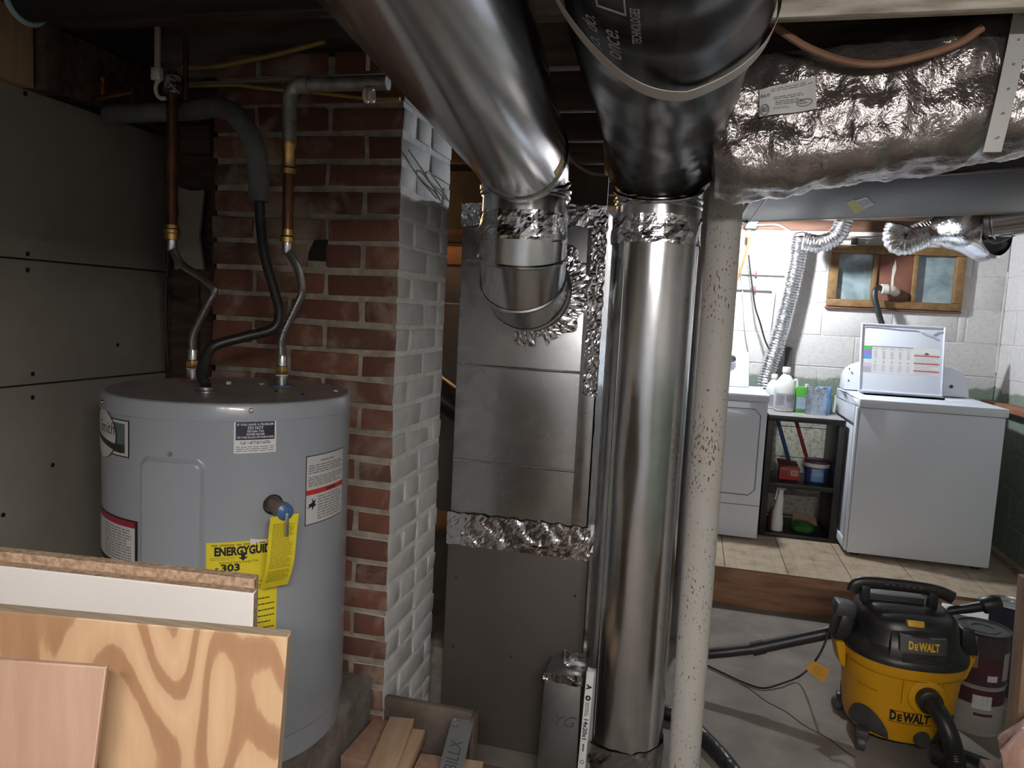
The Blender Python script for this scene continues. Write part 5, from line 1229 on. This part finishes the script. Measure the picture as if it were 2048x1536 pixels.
# hose (corrugated) from the inlet down to the floor
hp = spline([VM @ (inl+Vector((0,-.03,0))), VM @ (inl+Vector((.01,-.085,-.01))), VM @ (inl+Vector((.028,-.125,-.055))), VM @ (inl+Vector((.045,-.14,-.12))), VM @ (inl+Vector((.05,-.155,-.18))), VM @ (inl+Vector((.03,-.20,-.205))), VM @ (inl+Vector((-.06,-.30,-.204))), VM @ (inl+Vector((-.2,-.38,-.204)))], 14)
def corr(pts, r, pitch=.008, d=.0014):
    P = resample(pts, pitch/2); m = MB(); m.tube(P, [r if i % 2 else r-d for i in range(len(P))], 20); return m
ho = corr(hp, .028).build('suction_hose', blackpl, vac)
# crevice tool held on the handle
t = thing('vacuum_nozzle', 'black nozzle clipped to the right end of the vacuum handle', 'nozzle', at(1965,1215,Y=2.74))
MB().tube([at(1895,1222,Y=2.76),at(1940,1216,Y=2.75),at(1965,1212,Y=2.74)], [.014,.017,.018], 18).build('tube', blackpl, t)
MB().tube([at(1962,1212,Y=2.74),at(1966,1211,Y=2.74),at(1990,1207,Y=2.74),at(2001,1206,Y=2.74)], [.022,.028,.030,.024], 22).build('cuff', blackpl, t)
# extension wand on the left
t = thing('extension_wand', 'straight black extension wand sticking out left of the vacuum', 'vacuum wand', at(1520,1295,Y=2.9))
wa_, wb_ = at(1395,1309,Y=2.86), at(1672,1262,Y=2.86); mid = at(1510,1297,Y=2.86)
MB().tube([mid, wb_], [.0225,.024], 22).build('tube', blackpl, t); MB().tube([mid.lerp(wa_,1), mid.lerp(wa_,.5)-Vector((0,0,.002)), mid], .0205, 22).build('tube', blackpl, t)
MB().tube([mid.lerp(wb_,-.04), mid.lerp(wb_,.12)], .0265, 22).build('collar', blackpl, t)
# cord with an orange warning tag
vcord = MB().tube(spline([at(1663,1245,Y=2.80), at(1648,1290,Y=2.78), at(1628,1325,Y=2.76), at(1600,1352,Z=.03), at(1560,1368,Z=.012), at(1525,1376,Z=.007), at(1490,1366,Z=.007), at(1450,1348,Z=.007), at(1400,1325,Z=.007), at(1350,1312,Z=.007)], 8), .0042, 8).build('cord', blackrub, vac)
c_ = [at(x,y,Y=2.745) for x,y in ((1611,1337),(1626,1321),(1660,1341),(1645,1365))]
m = MB(); m.hexa(c_, [p+Vector((0,.001,0)) for p in c_]); tgv = m.build('warning_tag', pm('orange_tag',(.62,.30,.03),None,rough=.5), vcord)
fnq = lambda a,b: c_[0].lerp(c_[3],a).lerp(c_[1].lerp(c_[2],a), b) + Vector((0,-.0008,0))
m = MB(); bars(m, fnq, .25,.85,.15,.85,6,.4,words=4); m.build('fine_print', yellowink, vcord)
# fat hose on the floor by the post
m = corr(spline([(-.05,2.60,.027),(.06,2.56,.026),(.13,2.46,.026),(.20,2.33,.026),(.24,2.20,.026),(.20,2.02,.026)], 14), .0255)
tag(m.build('floor_hose', blackpl), 'fat black ribbed hose lying on the floor right of the post', 'hose')
tag(MB().tube([(.86,2.585,.05),(.90,2.56,.05),(.99,2.52,.048),(1.0,2.515,.047)], [.035,.043,.042,.034], 24).build('floor_nozzle', blackpl), 'rounded black floor nozzle beside the front of the vacuum', 'nozzle')

# ================================================================== CANS, BAG AND POST AT THE RIGHT
def can(x, y, z0, r, h, label, body, bands, lidm=canmetal, name='paint_can', turned=0):
    t = thing(name, label, 'paint can', (x,y,z0))
    MB().lathe([(.0001,0),(r,0),(r+.002,.002),(r+.002,.006),(r,.008),(r,h-.008),(r+.002,h-.006),(r+.003,h-.001),(r+.001,h)], (x,y,z0), 44).build('body', body, t)
    MB().lathe([(r+.001,h),(r-.006,h+.001),(r-.008,h-.006),(r*.62,h-.006),(r*.6,h-.003),(r*.42,h-.003),(r*.40,h-.007),(.0001,h-.006)], (x,y,z0), 40).build('lid', lidm, t)
    for a0, a1, b0, b1, mat in bands:
        MB().grid(lambda u,v: Vector((x+(r+.0008)*math.cos(R(a0+(a1-a0)*u)), y+(r+.0008)*math.sin(R(a0+(a1-a0)*u)), z0+b0+(b1-b0)*v)), 14, 1).build('label_patch', mat, t)
    return t
can(1.085,2.93,0.0,.088,.185,'lower paint can of the stack, dull white label', canlabel_white, [(-150,-20,.115,.17,canlabel_red),(-115,-75,.10,.15,paper_grey),(-110,-70,.075,.085,canlabel_red)])
can(1.085,2.93,.1865,.088,.185,'upper paint can of the stack with dark label and grey lid', canlabel_dark, [(-170,-118,.10,.175,canmetal),(-140,-112,.06,.12,canlabel_tan),(-120,-60,.01,.10,canlabel_red),(-90,-68,.018,.04,paper_grey),(-55,-20,.02,.12,canlabel_white)], darkpl)
can(1.31,3.28,0,.085,.36,'tall dark blue can behind the stack with a bright metal lid', darkblue_can, [])
tag(MB().obox((1.10,3.16,.17),(.16,.10,.34),Matrix.Rotation(R(-20),3,'Z')).build('white_carton', paper, bevel=.002), 'plain white carton behind the stacked paint cans', 'carton')
tag(MB().obox((1.162,3.335,.155),(.10,.09,.31),Matrix.Rotation(R(10),3,'Z')).build('brown_carton', pm('brown_card',(.13,.085,.055),None,rough=.8), bevel=.002), 'brown carton under the vacuum nozzle', 'carton')
m = MB(); m.hexa([(.815,1.90,0),(.90,1.90,0),(.90,1.96,0),(.815,1.96,0)],[(.785,1.90,.86),(.87,1.90,.86),(.87,1.96,.86),(.785,1.96,.86)]); tag(m.build('wood_plank', pm('tan_plank',(.20,.12,.075),(.27,.165,.105),5,.7,stretch=(9,9,1)), bevel=.003), 'upright tan wooden plank at the right edge of the picture', 'plank')
tag(MB().box(.72,1.05,1.70,1.88,0,.43).build('wooden_crate', pm('dark_crate_wood',(.11,.065,.042),(.16,.10,.065),5,.75,stretch=(1,8,8)), bevel=.004), 'dark wooden box under the pink plastic bag', 'crate')
m = MB(); m.lathe([(.0001,-.075),(.06,-.073),(.10,-.05),(.12,-.005),(.105,.045),(.06,.072),(.0001,.08)], (0,0,0), 72)
m.v = [Vector((p.x*1.05,p.y*.65,p.z*.9)) + Vector((nz(p,10,1),nz(p,10,3),nz(p,10,5)))*.03 + Vector((nz(p,34,1),nz(p,34,3),nz(p,34,5)))*.012 for p in m.v]
lo = min(p.z for p in m.v); m.v = [p + Vector((.855,1.80,.431-lo)) for p in m.v]
tag(m.build('plastic_bag', pinkbag), 'crumpled pinkish plastic bag at the lower right edge', 'bag')

# ================================================================== BOARDS IN THE LEFT FOREGROUND
def sheet(name, label, a, b, th, mats, z0=0.0, lean=.10, cat='board', skew=0.0):
    """upright sheet whose front top edge runs from a to b; the foot is nearer the viewer by lean"""
    a, b = Vector(a), Vector(b); u = (b-a); u.z = 0; u.normalize(); n = Vector((-u.y,u.x,0))
    fa_, fb_ = Vector((a.x,a.y,z0)) - n*lean + u*skew, Vector((b.x,b.y,z0)) - n*lean + u*skew; back = n*th
    m = MB(); m.hexa([fa_,fb_,fb_+back,fa_+back],[a,b,b+back,a+back]); m.mi = [1,1,0,1,1,1]
    t = m.build(name, mats, bevel=.0012, seg=1); return tag(t, label, cat)
PA, PB = at(0,1222,D=.75), at(575,1275,D=.75); PA = PB + (PA-PB)*1.9
ply = sheet('plywood_sheet', 'plywood sheet with bold brown grain in the lower left foreground', PA, PB, .018, [plym, plyedge], lean=.03, skew=-.05)
MA, MBp = at(0,1132,D=.86), at(507,1187,D=.86); MA = MBp + (MA-MBp)*1.9
sheet('melamine_board', 'white-faced particleboard behind the plywood sheet', MA, MBp, .016, [melamine, particle], lean=.03)
u = (MBp-MA); u.z = 0; u.normalize(); n_ = Vector((-u.y,u.x,0)); 
sheet('particleboard', 'bare brown particleboard directly behind the white-faced one', MA+n_*.0175+Vector((0,0,.010)), MBp-u*.006+n_*.0175+Vector((0,0,.010)), .017, [particle, particle], lean=.03)
WA, WB = at(0,1320,D=.70), at(212,1335,D=.70); WA = WB+(WA-WB)*1.3
sheet('pine_offcut', 'short pinkish pine board leaning on the plywood', WA, WB, .007, [pine_pink, pine_pink], lean=.0, skew=-.13)

# ================================================================== SCRAP LUMBER BY THE PAD
t = thing('brown_bin_panel', 'weathered brown board standing in front of the chimney foot', 'board', (-.645,1.815,0))
MB().box(-.755,-.503,1.808,1.83,0,.352).jitter(.004,12).build('panel', brownboard, t, bevel=.004)
MB().box(-.503,-.492,1.79,1.83,0,.348).build('edge_strip', brownboard, t, bevel=.002)
tag(MB().box(-.78,-.40,1.40,1.785,0,.234).build('wood_crate', brownboard, bevel=.004), 'dark crate under the scrap lumber beside the pad', 'crate')
def plank(label, p0, p1, w, h, ztop, mat=pine, name='lumber_offcut'):
    p0, p1 = Vector((p0[0],p0[1],0)), Vector((p1[0],p1[1],0)); c = (p0+p1)/2; L = (p1-p0).length; ang = math.atan2(p1.y-p0.y, p1.x-p0.x)-PI/2
    me = MB().box(-w/2,w/2,-L/2,L/2,-h,0).mesh(name, mat, bevel=.0025)
    o = link(name, me, (c.x,c.y,ztop)); o.rotation_euler.z = ang; return tag(o, label, 'lumber', 'scrap lumber by the heater pad')
plank('knotty reddish board lying flat against the concrete pad', (-.735,1.785), (-.742,1.60), .078, .035, .300, pine_pink)
plank('pale speckled board on top of the scrap lumber', (-.685,1.765), (-.632,1.45), .068, .019, .329, name='lumber_offcut')
plank('thin layered strip under the pale speckled board', (-.645,1.76), (-.612,1.45), .055, .036, .308)
stamped = plank('reddish block printed with a stamp between the strips', (-.575,1.70), (-.56,1.50), .060, .045, .285, pine_pink)
plank('right-hand pale block at the end of the lumber pile', (-.47,1.715), (-.45,1.50), .055, .045, .283)
plank('last pale block of the pile nearest the furnace', (-.415,1.70), (-.395,1.50), .045, .045, .280)
t = thing('metal_strip', 'grey galvanised strip with marker writing across the lumber', 'metal strip', (-.52,1.72,.29))
mA, mB = Vector((-.555,1.795,.335)), Vector((-.51,1.50,.295)); uu = (mB-mA).normalized(); ww = Vector((.058,.006,0))
m = MB(); m.hexa([mA-Vector((0,0,.001)),mB-Vector((0,0,.001)),mB+ww-Vector((0,0,.001)),mA+ww-Vector((0,0,.001))],[mA,mB,mB+ww,mA+ww]); so = m.build('strip', pm('grey_zinc_strip',(.20,.21,.215),(.25,.26,.265),8,.45,metal=.35), t)
m = MB(); fs_ = lambda a,b: mA + uu*(.14 - a) + ww*(.5 - b/.058) + Vector((0,0,.0012))
put_text(m, 'BILLX', fs_, .0, 0, .045, width=.11, shear=.2); m.build('marker_writing', MATS['marker_grey'], so)
MB().grid(lambda u,v: mA + uu*(.002+.03*v) + ww*(.05+.35*u) + Vector((0,0,.002+.003*abs(nz((u*5,v*5,0),2)))), 12, 12).build('foil_scrap', foilm, so, ang=20)
m = MB(); sm = lambda a,b: Vector((-.567+a, 1.60+b, .2858)); m.tube([sm(-.02,-.02),sm(.02,-.02),sm(.02,.02),sm(-.02,.02),sm(-.02,-.02)], .0012, 5)
m.build('stamp_mark', pm('stamp_brown',(.16,.08,.05),None,rough=.7), stamped)
